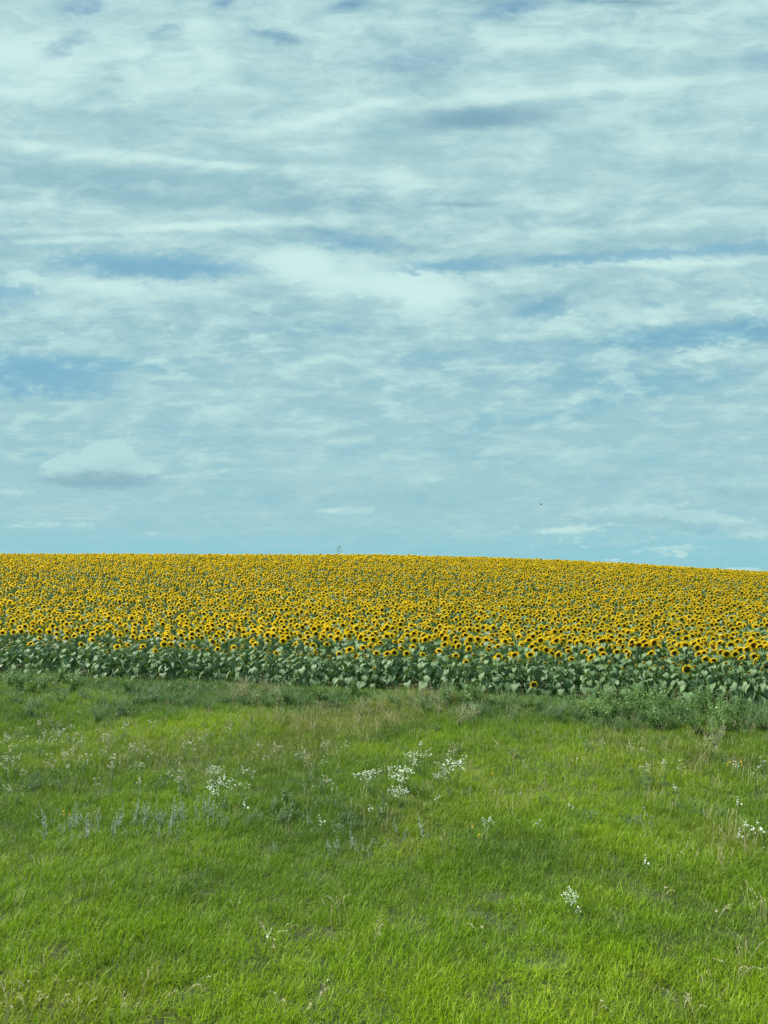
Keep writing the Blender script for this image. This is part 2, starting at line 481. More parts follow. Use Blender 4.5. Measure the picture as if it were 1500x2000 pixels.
# ------------------------------------------------------------------ mesh building
class MB:
    def __init__(s):
        s.v, s.f, s.t, s.m, s.mats = [], [], [], [], []

    def mat(s, m):
        if m not in s.mats: s.mats.append(m)
        return s.mats.index(m)

    def add(s, vs_, fs, mat, tint=0.5, mx=None):
        b = len(s.v)
        mi = s.mat(mat)
        for p in vs_:
            p = Vector(p)
            s.v.append(tuple(mx @ p if mx else p))
        tl = tint if isinstance(tint, (list, tuple)) else [tint] * len(vs_)
        s.t.extend(tl)
        for f in fs:
            s.f.append([b + i for i in f]); s.m.append(mi)

    def tube(s, pts, rad, mat, tint=.5, n=5, mx=None):
        vs_, fs = [], []
        for i, p in enumerate(pts):
            a = Vector(pts[max(0, i - 1)]); c = Vector(pts[min(len(pts) - 1, i + 1)])
            q = (c - a).normalized().to_track_quat('Z', 'Y')
            r = rad[i] if isinstance(rad, (list, tuple)) else rad
            for j in range(n):
                w = 2 * math.pi * j / n
                vs_.append(Vector(p) + q @ Vector((r * math.cos(w), r * math.sin(w), 0)))
        for i in range(len(pts) - 1):
            for j in range(n):
                fs.append((i * n + j, i * n + (j + 1) % n, (i + 1) * n + (j + 1) % n, (i + 1) * n + j))
        fs.append(tuple(reversed(range(n)))); fs.append(tuple(range((len(pts) - 1) * n, len(pts) * n)))
        s.add(vs_, fs, mat, tint, mx)

    def merge(s, o, mx=None):
        b = len(s.v)
        s.v.extend([tuple(mx @ Vector(p)) if mx else p for p in o.v])
        s.t.extend(o.t)
        idx = [s.mat(m) for m in o.mats]
        for f, m in zip(o.f, o.m):
            s.f.append([b + i for i in f]); s.m.append(idx[m])

    def mesh(s, name, smooth=True):
        me = bpy.data.meshes.new(name)
        me.from_pydata(s.v, [], s.f)
        for m in s.mats: me.materials.append(m)
        me.polygons.foreach_set('material_index', s.m)
        if smooth: me.shade_smooth()
        a = me.attributes.new('tint', 'FLOAT', 'POINT')
        a.data.foreach_set('value', s.t)
        me.update()
        return me


def leaf_blade(L, W, fold=.25, droop=.9, wave=0.0, r=rnd, nt=6, heart=True, tint=.5, cols=(-1, -.5, 0, .5, 1)):
    """a blade along +Y from the origin, top side +Z; folded along the midrib and drooping"""
    vs_, fs, tl = [], [], []
    prof = (.30, .86, 1.0, .84, .55, .26, .02) if heart else (.15, .7, 1., .9, .6, .3, .02)
    prof = [np.interp(i / nt * 6, range(7), prof) for i in range(nt + 1)]
    y = z = 0.0
    ang = .15
    ph = r.random() * 6
    for i in range(nt + 1):
        t = i / nt
        w = W / 2 * prof[i]
        for c in cols:
            x = c * w
            back = -abs(c) ** 1.5 * L * .12 * (1 - t) ** 2 * (2 if heart else .5)
            zz = z + abs(x) * fold - (abs(c) > .9) * w * .25 + wave * L * math.sin(ph + i * 1.9 + c * 2.2) * abs(c)
            vs_.append((x, y + back, zz))
            tl.append(tint)
        y += L / nt * math.cos(ang); z += L / nt * math.sin(ang)
        ang -= droop / nt
    n = len(cols)
    for i in range(nt):
        for j in range(n - 1):
            a = i * n + j
            fs.append((a, a + 1, a + n + 1, a + n))
    return vs_, fs, tl


# ------------------------------------------------------------------ sunflower
LEAF_MB = []
for i in range(7):
    mb = MB()
    L = .26
    vs_, fs, tl = leaf_blade(L, L * rnd.uniform(.72, .92), rnd.uniform(.2, .6), rnd.uniform(.6, 1.5), rnd.uniform(.02, .06), tint=rnd.uniform(.1, .9))
    mb.add(vs_, fs, M['leaf'], tl)
    LEAF_MB.append(mb)
LEAF_ME = [m.mesh('leaf') for m in LEAF_MB]


def head_mbs(seed, rd, pl, droopy=0.0):
    """flower head facing +Z with its centre at the origin: seed disk, ray petals, green back"""
    r = random.Random(seed)
    disk, pet, back = MB(), MB(), MB()
    # disk
    rings = [(0, .010), (.35, .018), (.62, .021), (.85, .014), (1.0, .0)]
    tin = [.35, .08, .0, .10, .95]
    vs_, fs, tl = [(0, 0, rings[0][1])], [], [tin[0]]
    n = 16
    for (q, h), tt in zip(rings[1:], tin[1:]):
        for j in range(n):
            a = 2 * math.pi * j / n
            vs_.append((q * rd * math.cos(a), q * rd * math.sin(a), h + r.uniform(-.002, .002))); tl.append(tt)
    for j in range(n): fs.append((0, 1 + j, 1 + (j + 1) % n))
    for i in range(3):
        for j in range(n):
            a, b = 1 + i * n, 1 + (i + 1) * n
            fs.append((a + j, b + j, b + (j + 1) % n, a + (j + 1) % n))
    disk.add(vs_, fs, M['disk'], tl)
    # petals: two whorls
    for wl, (cnt, lift) in enumerate(((17, .30), (16, .05))):
        for j in range(cnt):
            if r.random() < .05: continue
            a = 2 * math.pi * (j + .5 * wl) / cnt + r.uniform(-.12, .12)
            l = pl * r.uniform(.75, 1.12)
            w = l * r.uniform(.34, .46)
            el = lift + r.uniform(-.3, .35) - droopy
            cv = r.uniform(-.7, .5)
            p, z, rr = [], 0.0, rd * .93
            e = el
            mx = Matrix.Rotation(a, 4, 'Z')
            tw = r.uniform(-.35, .35)
            for i, pw in enumerate((.45, 1.0, .85, .08)):
                for c in (-1, 1):
                    p.append((rr, c * w / 2 * pw, z + c * w * .5 * pw * tw))
                if i < 3:
                    rr += l / 3 * math.cos(e); z += l / 3 * math.sin(e); e += cv / 3
            pet.add(p, [(0, 2, 3, 1), (2, 4, 5, 3), (4, 6, 7, 5)], M['petal'], r.random(), mx)
    # green back
    vs_, fs = [], []
    prof = [(1.06, -.004), (.9, -.022), (.5, -.036), (.12, -.048)]
    for q, h in prof:
        for j in range(12):
            a = 2 * math.pi * j / 12
            vs_.append((q * rd * math.cos(a), q * rd * math.sin(a), h))
    for i in range(3):
        for j in range(12):
            fs.append((i * 12 + j, i * 12 + (j + 1) % 12, (i + 1) * 12 + (j + 1) % 12, (i + 1) * 12 + j))
    fs.append(tuple(range(36, 48)))
    back.add(vs_, fs, M['bract'], .5)
    for j in range(14):
        a = 2 * math.pi * j / 14 + r.uniform(-.1, .1)
        mx = Matrix.Rotation(a, 4, 'Z')
        l = rd * r.uniform(.45, .7)
        back.add([(rd * .8, -.014, -.02), (rd * .8, .014, -.02), (rd * .8 + l, 0, -.006 + r.uniform(-.02, .01))], [(0, 1, 2)], M['bract'], .8, mx)
    return disk, pet, back


class Plant:
    """a sunflower kind: stem, placed leaves and a head (with its matrix)"""
    def __init__(s, seed, H=1.45, rd=.082, pl=.080, pitch=22, turn=0, leaves=13, lscale=1.0, zmin=.12):
        r = random.Random(seed)
        s.H = H
        lean = (r.uniform(-.05, .05), r.uniform(-.05, .05))
        # head faces -Y, nodding by pitch
        fwd = Vector((0, -math.cos(R(pitch)), -math.sin(R(pitch))))
        fwd.rotate(Euler((0, 0, R(turn))))
        hc = Vector((lean[0], lean[1], H))
        base = hc - fwd * .05
        pts = [Vector((0, 0, -.03)), Vector((lean[0] * .2, lean[1] * .2, H * .35)), Vector((lean[0] * .6, lean[1] * .6, H * .7)),
               Vector((lean[0], lean[1], H * .9)) - fwd * .10, hc - fwd * .11 + Vector((0, 0, .02)), base]
        s.stem = MB()
        s.stem.tube(pts, [.017, .015, .013, .011, .011, .016], M['stem'], .5, 6)
        s.leaves = []
        a = r.random() * 6.28
        for i in range(leaves):
            t = i / max(1, leaves - 1)
            z = (zmin + (H * .93 - zmin) * t)
            a += 2.4 + r.uniform(-.35, .35)
            sc = (1.42 - .62 * t ** 1.5) * r.uniform(.82, 1.18) * lscale
            if t < .15: sc *= .8
            plen = .13 * (1.25 - .7 * t) * lscale * r.uniform(.7, 1.2)
            c = np.interp(z, [0, H * .35, H * .7, H], [0, .2, .6, 1])
            o = Vector((lean[0] * c, lean[1] * c, z))
            dirp = Vector((math.cos(a), math.sin(a), r.uniform(.15, .8)))
            tip = o + dirp.normalized() * plen
            s.stem.tube([o, (o + tip) / 2 + Vector((0, 0, .01)), tip], [.0045, .004, .0035], M['stem'], .7, 3)
            pit = R(r.uniform(-50, -8) - 16 * (1 - t))
            m = Matrix.Translation(tip) @ Matrix.Rotation(a - math.pi / 2, 4, 'Z') @ Matrix.Rotation(pit, 4, 'X') @ Matrix.Rotation(R(r.uniform(-28, 28)), 4, 'Y') @ Matrix.Scale(sc, 4)
            s.leaves.append((r.randrange(len(LEAF_MB)), m))
        s.disk, s.pet, s.back = head_mbs(seed + 100, rd, pl)
        s.hm = Matrix.Translation(hc) @ fwd.to_track_quat('Z', 'Y').to_matrix().to_4x4() @ Matrix.Rotation(r.random() * 6, 4, 'Z')
        s.me = None

    def joined(s, name):
        mb = MB()
        mb.merge(s.stem)
        for li, m in s.leaves: mb.merge(LEAF_MB[li], m)
        for q in (s.disk, s.pet, s.back): mb.merge(q, s.hm)
        return mb.mesh(name)

    def place(s, x, y, rz, sc, z=None):
        if s.me is None:
            s.me = (s.stem.mesh('stem'), s.disk.mesh('seed_disk'), s.pet.mesh('petals', False), s.back.mesh('flower_head'))
        t = bpy.data.objects.new('sunflower', None)
        t.empty_display_size = .1
        t.location = (x, y, gz(x, y) if z is None else z)
        t.rotation_euler = (0, 0, rz)
        t.scale = (sc, sc, sc)
        COL.objects.link(t)

        def child(name, me, par, m=None):
            o = bpy.data.objects.new(name, me)
            o.parent = par
            if m is not None: o.matrix_local = m
            COL.objects.link(o)
            return o
        child('stem', s.me[0], t)
        for li, m in s.leaves: child('leaf', LEAF_ME[li], t, m)
        h = child('flower_head', s.me[3], t, s.hm)
        child('seed_disk', s.me[1], h)
        child('petals', s.me[2], h)['kind'] = 'stuff'
        return t


PLANTS = []
for i in range(12):
    q = random.Random(500 + i)
    PLANTS.append(Plant(40 + i, 1.45, q.uniform(.066, .088), q.uniform(.078, .100), [18, 26, 32, 36, 40, 46, 24, 54, 30, 38, 20, 44][i], q.uniform(-14, 14), 12))

BUDS = [Plant(80 + i, 1.18, .034, .026, 10 * i, 0, 13, 1.05) for i in range(4)]


# ---- landmarks used to tell things apart in words
LAND = [(0, 'far left'), (110, 'above the bright broad weeds'), (240, 'left of the dark stub'), (330, 'above the pointed low leaves'),
        (420, 'left of the tan grass'), (510, 'above the tan grass'), (600, 'below the skyline weed'), (700, 'by the small late bloom'),
        (790, 'behind the tan brome'), (880, 'above the pale dry weeds'), (980, 'beside the low bloom'), (1080, 'above the left bushy weeds'),
        (1180, 'above the leafy thicket'), (1290, 'near the big low bloom'), (1390, 'above the dark hollow'), (1470, 'far right')]


def zone(px):
    return min(LAND, key=lambda l: abs(l[0] + (0 if l[0] in (0,) else 0) - px))[1]


ORD = ['', 'second', 'third', 'fourth', 'fifth', 'sixth', 'seventh', 'eighth', 'ninth', 'tenth', 'eleventh', 'twelfth', 'thirteenth', 'fourteenth', 'fifteenth', 'sixteenth',
       'seventeenth', 'eighteenth', 'nineteenth', 'twentieth', 'twenty-first', 'twenty-second', 'twenty-third', 'twenty-fourth', 'twenty-fifth', 'twenty-sixth', 'twenty-seventh']


def name_apart(items, fmt):
    """items: (object, label, px). Things whose labels agree are told apart by their order from left to right."""
    by = {}
    for it in items: by.setdefault(it[1], []).append(it)
    for lab, its in by.items():
        its.sort(key=lambda t: t[2])
        n = len(its)
        for i, (o, _l, _p) in enumerate(its):
            if n == 1: o['label'] = lab
            elif i == 0: o['label'] = lab + ', leftmost such'
            elif i == n - 1: o['label'] = lab + ', rightmost such'
            else: o['label'] = lab + ', %s from left' % (ORD[i] if i < len(ORD) else 'further')


FRONT = [(11,1234),(35,1233),(67,1255),(86,1245),(122,1247),(136,1245),(166,1234),(166,1257),(187,1249),(229,1237),(240,1251),(257,1258),(272,1247),
(293,1242),(310,1269),(325,1256),(339,1256),(363,1259),(384,1261),(418,1252),(427,1266),(461,1262),(467,1240),(482,1241),
(524,1238),(537,1241),(526,1250),(553,1250),(586,1241),(544,1273),(615,1244),(614,1259),(618,1271),(640,1256),(660,1246),(663,1274),(682,1233),
(685,1266),(694,1279),(704,1242),(712,1263),(736,1273),(758,1274),(768,1272),(794,1274),(807,1261),(783,1252),(758,1231),(829,1247),(837,1236),
(858,1269),(869,1257),(866,1243),(893,1260),(889,1278),(907,1289),(917,1243),(949,1242),(953,1268),(971,1260),(987,1251),(997,1277),
(1004,1276),(1031,1234),(1035,1276),(1043,1267),(1052,1245),(1062,1267),(1077,1273),(1088,1276),(1085,1240),(1108,1270),(1099,1233),(1138,1272),
(1151,1281),(1134,1253),(1156,1256),(1173,1251),(1168,1268),(1173,1232),(1188,1234),(1202,1263),(1199,1270),(1224,1276),(1209,1239),(1232,1239),
(1241,1257),(1251,1249),(1257,1258),(1274,1250),(1274,1233),(1307,1266),(1312,1273),(1333,1248),(1334,1258),(1358,1274),(1369,1272),(1388,1286),
(1421,1250),(1428,1275),(1462,1252),(1466,1281),(1478,1254),(1497,1245)]

ROW = .76
cs = 1 / math.sqrt(1 + .28 ** 2)
sunflower_items = []
taken = []


def row_y(k, x):
    return edge_y(x) + k * ROW / cs


def solve_y(px, k):
    u = (px - 750) / F
    return (25.9 + k * ROW / cs) / (1 + .28 * u)


def put_sunflower(x, y, k, sc, seedr, headpx, head_y=None, plant=None, rz=None):
    p = plant or seedr.choice(PLANTS)
    rz = R(seedr.gauss(-6, 24)) if rz is None else rz
    t = p.place(x, y, rz, sc)
    turn = 'turned left' if rz < -.30 else 'turned right' if rz > .30 else 'facing the verge'
    h = sc * p.H
    hw = 'budding' if plant else 'short' if h < 1.33 else 'tall' if h > 1.52 else 'middling'
    rw = ['front', 'second', 'third', 'fourth', 'fifth'][min(k, 4)]
    lab = '%s %s-row sunflower %s, %s' % (hw, rw, zone(headpx), turn)
    prop(t, lab, 'sunflower', 'sunflowers along the near edge of the field')
    sunflower_items.append((t, lab, headpx))
    taken.append((x, y))


sr = random.Random(3)
for (px, py) in FRONT:
    u = (px - 750) / F
    best = None
    for k in range(5):
        Yk = solve_y(px, k)
        hz = CAM_H - (py - 1130) / F * Yk - gz(u * Yk, Yk)
        cost = abs(hz - 1.42) + (0 if k == 0 else .02 * k)
        if best is None or cost < best[0]: best = (cost, k, Yk, hz)
    _, k, Yk, hz = best
    Yk += sr.uniform(-.12, .12)
    put_sunflower(u * Yk, Yk + .05, k, min(max(hz / 1.45, .72), 1.12), sr, px, rz=R(sr.gauss(-3, 22)) if k == 0 else None)

# special ones: a big low bloom, a very low bloom, a small late bloom
BIG = Plant(901, 1.13, .105, .088, 14, 0, 9, 1.05)
LOW = Plant(902, .53, .086, .070, 20, -8, 5, .9, .15)
LATE = Plant(903, .86, .035, .030, 5, 0, 6, .8, .3)
for P_, px, py, dy, lab in ((BIG, 1333, 1304, -.35, 'large low-hanging sunflower bloom facing the verge against the leaf wall'),
                            (LOW, 1035, 1333, -.40, 'very low sunflower bloom near the ground at the foot of the leaf wall'),
                            (LATE, 733, 1303, -.35, 'small late sunflower with a tiny bloom between two pale leaves')):
    Y = solve_y(px, 0) + dy
    X = (px - 750) / F * Y
    z = CAM_H - (py - 1130) / F * Y - P_.H
    t = P_.place(X, Y, 0, 1.0, None)
    prop(t, lab, 'sunflower', 'sunflowers along the near edge of the field')
    t.scale = ((P_.H + z - gz(X, Y)) / P_.H,) * 3
    taken.append((X, Y))

# the remaining plants of the first rows
k = 0
cand = []
for k in range(0, 10):
    x = -20.0
    while x < 20:
        y = row_y(k, x)
        xx, yy = x + sr.uniform(-.04, .04), y + sr.uniform(-.10, .10)
        if abs(xx / yy) < .535 + (.02 if k else .02): cand.append((xx, yy, k))
        x += .46 * cs * sr.uniform(.75, 1.3)
field_near = []
N_THINGS = 300
for (xx, yy, k) in cand:
    if any((xx - a) ** 2 + (yy - b) ** 2 < (.36 if k < 4 else .25) ** 2 for a, b in taken): continue
    px = 750 + F * xx / yy
    if len(taken) < N_THINGS and abs(xx / yy) < .525:
        sc = min(max(sr.gauss(.97, .045), .85), 1.08)
        bud = k < 4 and sr.random() < (.9 if k < 2 else .7)
        if bud: sc = sr.uniform(.88, 1.06)
        elif k < 2: sc = sr.uniform(.84, .95)
        put_sunflower(xx, yy, k, sc, sr, px, plant=sr.choice(BUDS) if bud else None)
    else:
        field_near.append((xx, yy))
name_apart(sunflower_items, None)


# ------------------------------------------------------------------ scattering with geometry nodes
def scatter(name, variants, pos, rot, scl, idx, icol=None, label=None):
    col = bpy.data.collections.new(name + '_kinds')
    for i, me in enumerate(variants):
        o = bpy.data.objects.new('%s_kind_%02d' % (name, i), me)
        col.objects.link(o)
    me = bpy.data.meshes.new(name)
    n = len(pos)
    me.vertices.add(n)
    me.vertices.foreach_set('co', np.asarray(pos, np.float32).ravel())
    a = me.attributes.new('irot', 'FLOAT_VECTOR', 'POINT'); a.data.foreach_set('vector', np.asarray(rot, np.float32).ravel())
    a = me.attributes.new('iscl', 'FLOAT_VECTOR', 'POINT'); a.data.foreach_set('vector', np.asarray(scl, np.float32).ravel())
    a = me.attributes.new('iidx', 'INT', 'POINT'); a.data.foreach_set('value', np.asarray(idx, np.int32))
    if icol is not None:
        c4 = np.concatenate([np.asarray(icol), np.ones((n, 1))], 1).astype(np.float32)
        a = me.attributes.new('icol', 'FLOAT_COLOR', 'POINT'); a.data.foreach_set('color', c4.ravel())
    me.update()
    o = bpy.data.objects.new(name, me)
    COL.objects.link(o)
    for m in variants[0].materials: me.materials.append(m)
    ng = bpy.data.node_groups.new(name + '_scatter', 'GeometryNodeTree')
    ng.interface.new_socket('Geometry', in_out='INPUT', socket_type='NodeSocketGeometry')
    ng.interface.new_socket('Geometry', in_out='OUTPUT', socket_type='NodeSocketGeometry')
    gi = ng.nodes.new('NodeGroupInput'); go = ng.nodes.new('NodeGroupOutput')
    ci = ng.nodes.new('GeometryNodeCollectionInfo')
    ci.inputs['Collection'].default_value = col
    ci.inputs['Separate Children'].default_value = True
    ci.inputs['Reset Children'].default_value = True
    ip = ng.nodes.new('GeometryNodeInstanceOnPoints')
    ip.inputs['Pick Instance'].default_value = True

    def attr(nm, ty):
        q = ng.nodes.new('GeometryNodeInputNamedAttribute'); q.data_type = ty
        q.inputs['Name'].default_value = nm
        return q.outputs['Attribute']
    L = ng.links.new
    L(gi.outputs[0], ip.inputs['Points']); L(ci.outputs[0], ip.inputs['Instance'])
    L(attr('iidx', 'INT'), ip.inputs['Instance Index'])
    L(attr('iscl', 'FLOAT_VECTOR'), ip.inputs['Scale'])
    er = ng.nodes.new('FunctionNodeEulerToRotation')
    L(attr('irot', 'FLOAT_VECTOR'), er.inputs[0]); L(er.outputs[0], ip.inputs['Rotation'])
    L(ip.outputs[0], go.inputs[0])
    md = o.modifiers.new('scatter', 'NODES'); md.node_group = ng
    prop(o, label, None, None, 'stuff')
    return o


# the rest of the field
def build_field():
    pts = [p for p in field_near]
    k = 10
    while True:
        yc = 25.9 + k * ROW / cs
        if yc > 135: break
        half = .56 * yc * 1.2 + 6
        xs = np.arange(-half, half, (.46 if k < 24 else .38) * cs)
        xs = xs + rng.uniform(-.10, .10, len(xs))
        ys = yc - .28 * xs + rng.uniform(-.10, .10, len(xs))
        ok = (np.abs(xs) < .535 * ys + 3.0) & (ys < 122) & (ys > 20) & (rng.random(len(xs)) > .06)
        pts.extend(zip(xs[ok], ys[ok]))
        k += 1
    p = np.array(pts)
    n = len(p)
    z = ground_z(p[:, 0], p[:, 1])
    rot = np.zeros((n, 3)); rot[:, 2] = np.radians(rng.normal(-6, 27, n))
    rot[:, 0] = rng.normal(0, .10, n); rot[:, 1] = rng.normal(0, .08, n)
    s = np.clip(rng.normal(.985, .05, n), .82, 1.12)
    s += .05 * np.sin(p[:, 0] * .21 + 2 * np.sin(p[:, 1] * .17)) * np.sin(p[:, 1] * .31)
    meshes = [q.joined('sunflower_plant') for q in PLANTS]
    # some plants without an open head: only leaves and a green bud
    scatter('sunflower_field', meshes, np.column_stack([p, z]), rot, np.column_stack([s, s, s]), rng.integers(0, len(PLANTS), n), None,
            'dense field of yellow sunflowers rising to the skyline behind the near rows')
    print('field plants', n)


build_field()


# ------------------------------------------------------------------ grasses
def blade_mb(mb, r, x, y, h, w, lean_a, lean, curve, mat, tint, seg=3):
    dx, dy = math.cos(lean_a), math.sin(lean_a)
    sx_, sy_ = -dy, dx
    fs, vs_ = [], []
    a = lean
    px_, pz = 0.0, 0.0
    for i in range(seg + 1):
        ww = w * (1 - (i / seg) ** 1.6) * .5 + .0004
        vs_.append((x + dx * px_ + sx_ * ww, y + dy * px_ + sy_ * ww, pz))
        vs_.append((x + dx * px_ - sx_ * ww, y + dy * px_ - sy_ * ww, pz))
        px_ += math.sin(a) * h / seg; pz += math.cos(a) * h / seg
        a += curve / seg
    for i in range(seg): fs.append((2 * i, 2 * i + 1, 2 * i + 3, 2 * i + 2))
    mb.add(vs_, fs, mat, tint)


def tuft(seed, n, rad, h0, h1, w, lean=.35, curve=1.0, mat='grass'):
    r = random.Random(seed)
    mb = MB()
    for i in range(n):
        a, q = r.random() * 6.283, rad * math.sqrt(r.random())
        blade_mb(mb, r, q * math.cos(a), q * math.sin(a), r.uniform(h0, h1), w * r.uniform(.7, 1.3), r.random() * 6.283,
                 abs(r.gauss(0, lean)), r.uniform(.1, curve), M[mat], r.random())
    return mb.mesh('tuft', False)


def vnoise(x, y, s, seed):
    """smooth value noise in 0..1"""
    g = np.random.default_rng(seed).random((64, 64))
    u, v = x / s + 31.7, y / s + 17.3
    i, j = np.floor(u).astype(int), np.floor(v).astype(int)
    fu, fv = u - i, v - j
    fu = fu * fu * (3 - 2 * fu); fv = fv * fv * (3 - 2 * fv)
    a, b = g[i % 64, j % 64], g[(i + 1) % 64, j % 64]
    c, d = g[i % 64, (j + 1) % 64], g[(i + 1) % 64, (j + 1) % 64]
    return (a * (1 - fu) + b * fu) * (1 - fv) + (c * (1 - fu) + d * fu) * fv


def fbm(x, y, s, seed):
    return (vnoise(x, y, s, seed) * .5 + vnoise(x, y, s / 2.1, seed + 1) * .3 + vnoise(x, y, s / 4.3, seed + 2) * .2)


def verge_points(dens, y0, y1, seed):
    g = np.random.default_rng(seed)
    n = int(dens * (y1 - y0) * 42)
    x = g.uniform(-21, 21, n); y = g.uniform(y0, y1, n)
    ok = (np.abs(x) < .53 * y + 2.2) & (y < edge_y(x) + .6)
    return x[ok], y[ok], g


# patches of differing grasses, read off the photograph: (px, py, rx, ry in photo pixels, kind, weight)
PATCH = [(330, 1430, 170, 22, 'bright', 1.), (440, 1405, 90, 20, 'bright', .8), (1120, 1570, 230, 60, 'bright', .8), (1230, 1640, 170, 50, 'bright', .7),
         (930, 1515, 70, 30, 'bright', .9), (1080, 1480, 160, 30, 'bright', .5), (780, 1655, 70, 30, 'bright', .8), (350, 1570, 250, 40, 'bright', .4),
         (120, 1660, 160, 50, 'bright', .4), (1100, 1430, 160, 25, 'bright', .5), (400, 1650, 170, 40, 'bright', .4), (100, 1560, 90, 20, 'bright', .3),
         (640, 1415, 130, 30, 'tan', 1.), (740, 1400, 90, 24, 'tan', .9), (480, 1350, 70, 18, 'tan', .9), (850, 1360, 70, 16, 'tan', .9), (330, 1480, 330, 36, 'tan', .45),
         (520, 1480, 110, 40, 'tan', .5), (800, 1590, 120, 50, 'tan', .45), (1330, 1470, 200, 36, 'tan', .45), (1440, 1640, 90, 30, 'tan', .6),
         (60, 1970, 100, 24, 'tan', .5), (230, 1985, 60, 18, 'tan', .3), (1000, 1580, 60, 20, 'tan', .3),
         (580, 1600, 110, 50, 'dark', .7), (700, 1620, 70, 50, 'dark', .6), (230, 1395, 90, 18, 'dark', .9), (60, 1385, 90, 20, 'dark', .8), (1300, 1400, 200, 24, 'dark', .8),
         (950, 1380, 120, 18, 'dark', .8), (90, 1545, 120, 30, 'dark', .6), (1240, 1560, 80, 30, 'dark', .3), (1340, 1830, 140, 26, 'dark', .8), (260, 1900, 70, 22, 'dark', .7),
         (420, 1750, 260, 40, 'dark', .45), (1050, 1680, 140, 40, 'dark', .5), (900, 1850, 130, 30, 'dark', .35), (500, 1820, 200, 30, 'dark', .3), (1130, 1590, 60, 20, 'dark', .5),
         (1000, 1720, 60, 18, 'dark', .6), (1350, 1710, 130, 30, 'dark', .4), (20, 1770, 50, 15, 'dark', .7), (150, 1800, 160, 40, 'bright', .3),
         (600, 1900, 150, 60, 'bright', .4), (950, 1940, 250, 60, 'bright', .5)]
PW = []
for (px, py, rx, ry, kind, w) in PATCH:
    x, y = on_ground(px, py)
    x1, _ = on_ground(px + rx, py)
    _, y1 = on_ground(px, max(py - ry, 1345))
    _, y2 = on_ground(px, py + ry)
    PW.append((x, y, abs(x1 - x), max(abs(y1 - y2) / 2, .3), kind, w))


def patch_w(x, y, kind):
    t = np.zeros_like(x)
    jx = (vnoise(x, y, .8, 71) - .5) * .9; jy = (vnoise(x, y, .8, 72) - .5) * .9
    for (a, b, rx, ry, kd, w) in PW:
        if kd == kind:
            t = np.maximum(t, w * np.exp(-(((x + jx - a) / rx) ** 2 + ((y + jy - b) / ry) ** 2)))
    return t


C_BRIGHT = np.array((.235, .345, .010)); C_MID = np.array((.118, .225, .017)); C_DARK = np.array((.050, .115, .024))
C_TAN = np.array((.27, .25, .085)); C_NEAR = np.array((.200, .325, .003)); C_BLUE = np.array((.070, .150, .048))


def grass_color(x, y, g):
    n = len(x)
    a = fbm(x, y, 2.6, 5); b = fbm(x, y, .9, 9)
    c = C_MID[None] * np.ones((n, 1))

    def mixin(col, w):
        nonlocal c
        w = np.clip(w, 0, 1)[:, None]
        c = c * (1 - w) + col[None] * w
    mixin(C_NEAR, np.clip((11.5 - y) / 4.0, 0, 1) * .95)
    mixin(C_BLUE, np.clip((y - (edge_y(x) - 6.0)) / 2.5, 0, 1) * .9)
    mixin(C_BRIGHT, np.clip((a - .50) * 5, 0, 1) * .6)
    mixin(C_DARK, np.clip((.44 - b) * 5, 0, 1) * np.clip((y - 7) / 7, .25, .65))
    mixin(C_BRIGHT, patch_w(x, y, 'bright'))
    mixin(C_TAN, patch_w(x, y, 'tan') * .5)
    mixin(C_DARK, patch_w(x, y, 'dark') * .7)
    c = c * g.uniform(.78, 1.22, (n, 1)) * (1 + g.normal(0, .04, (n, 3)))
    return c


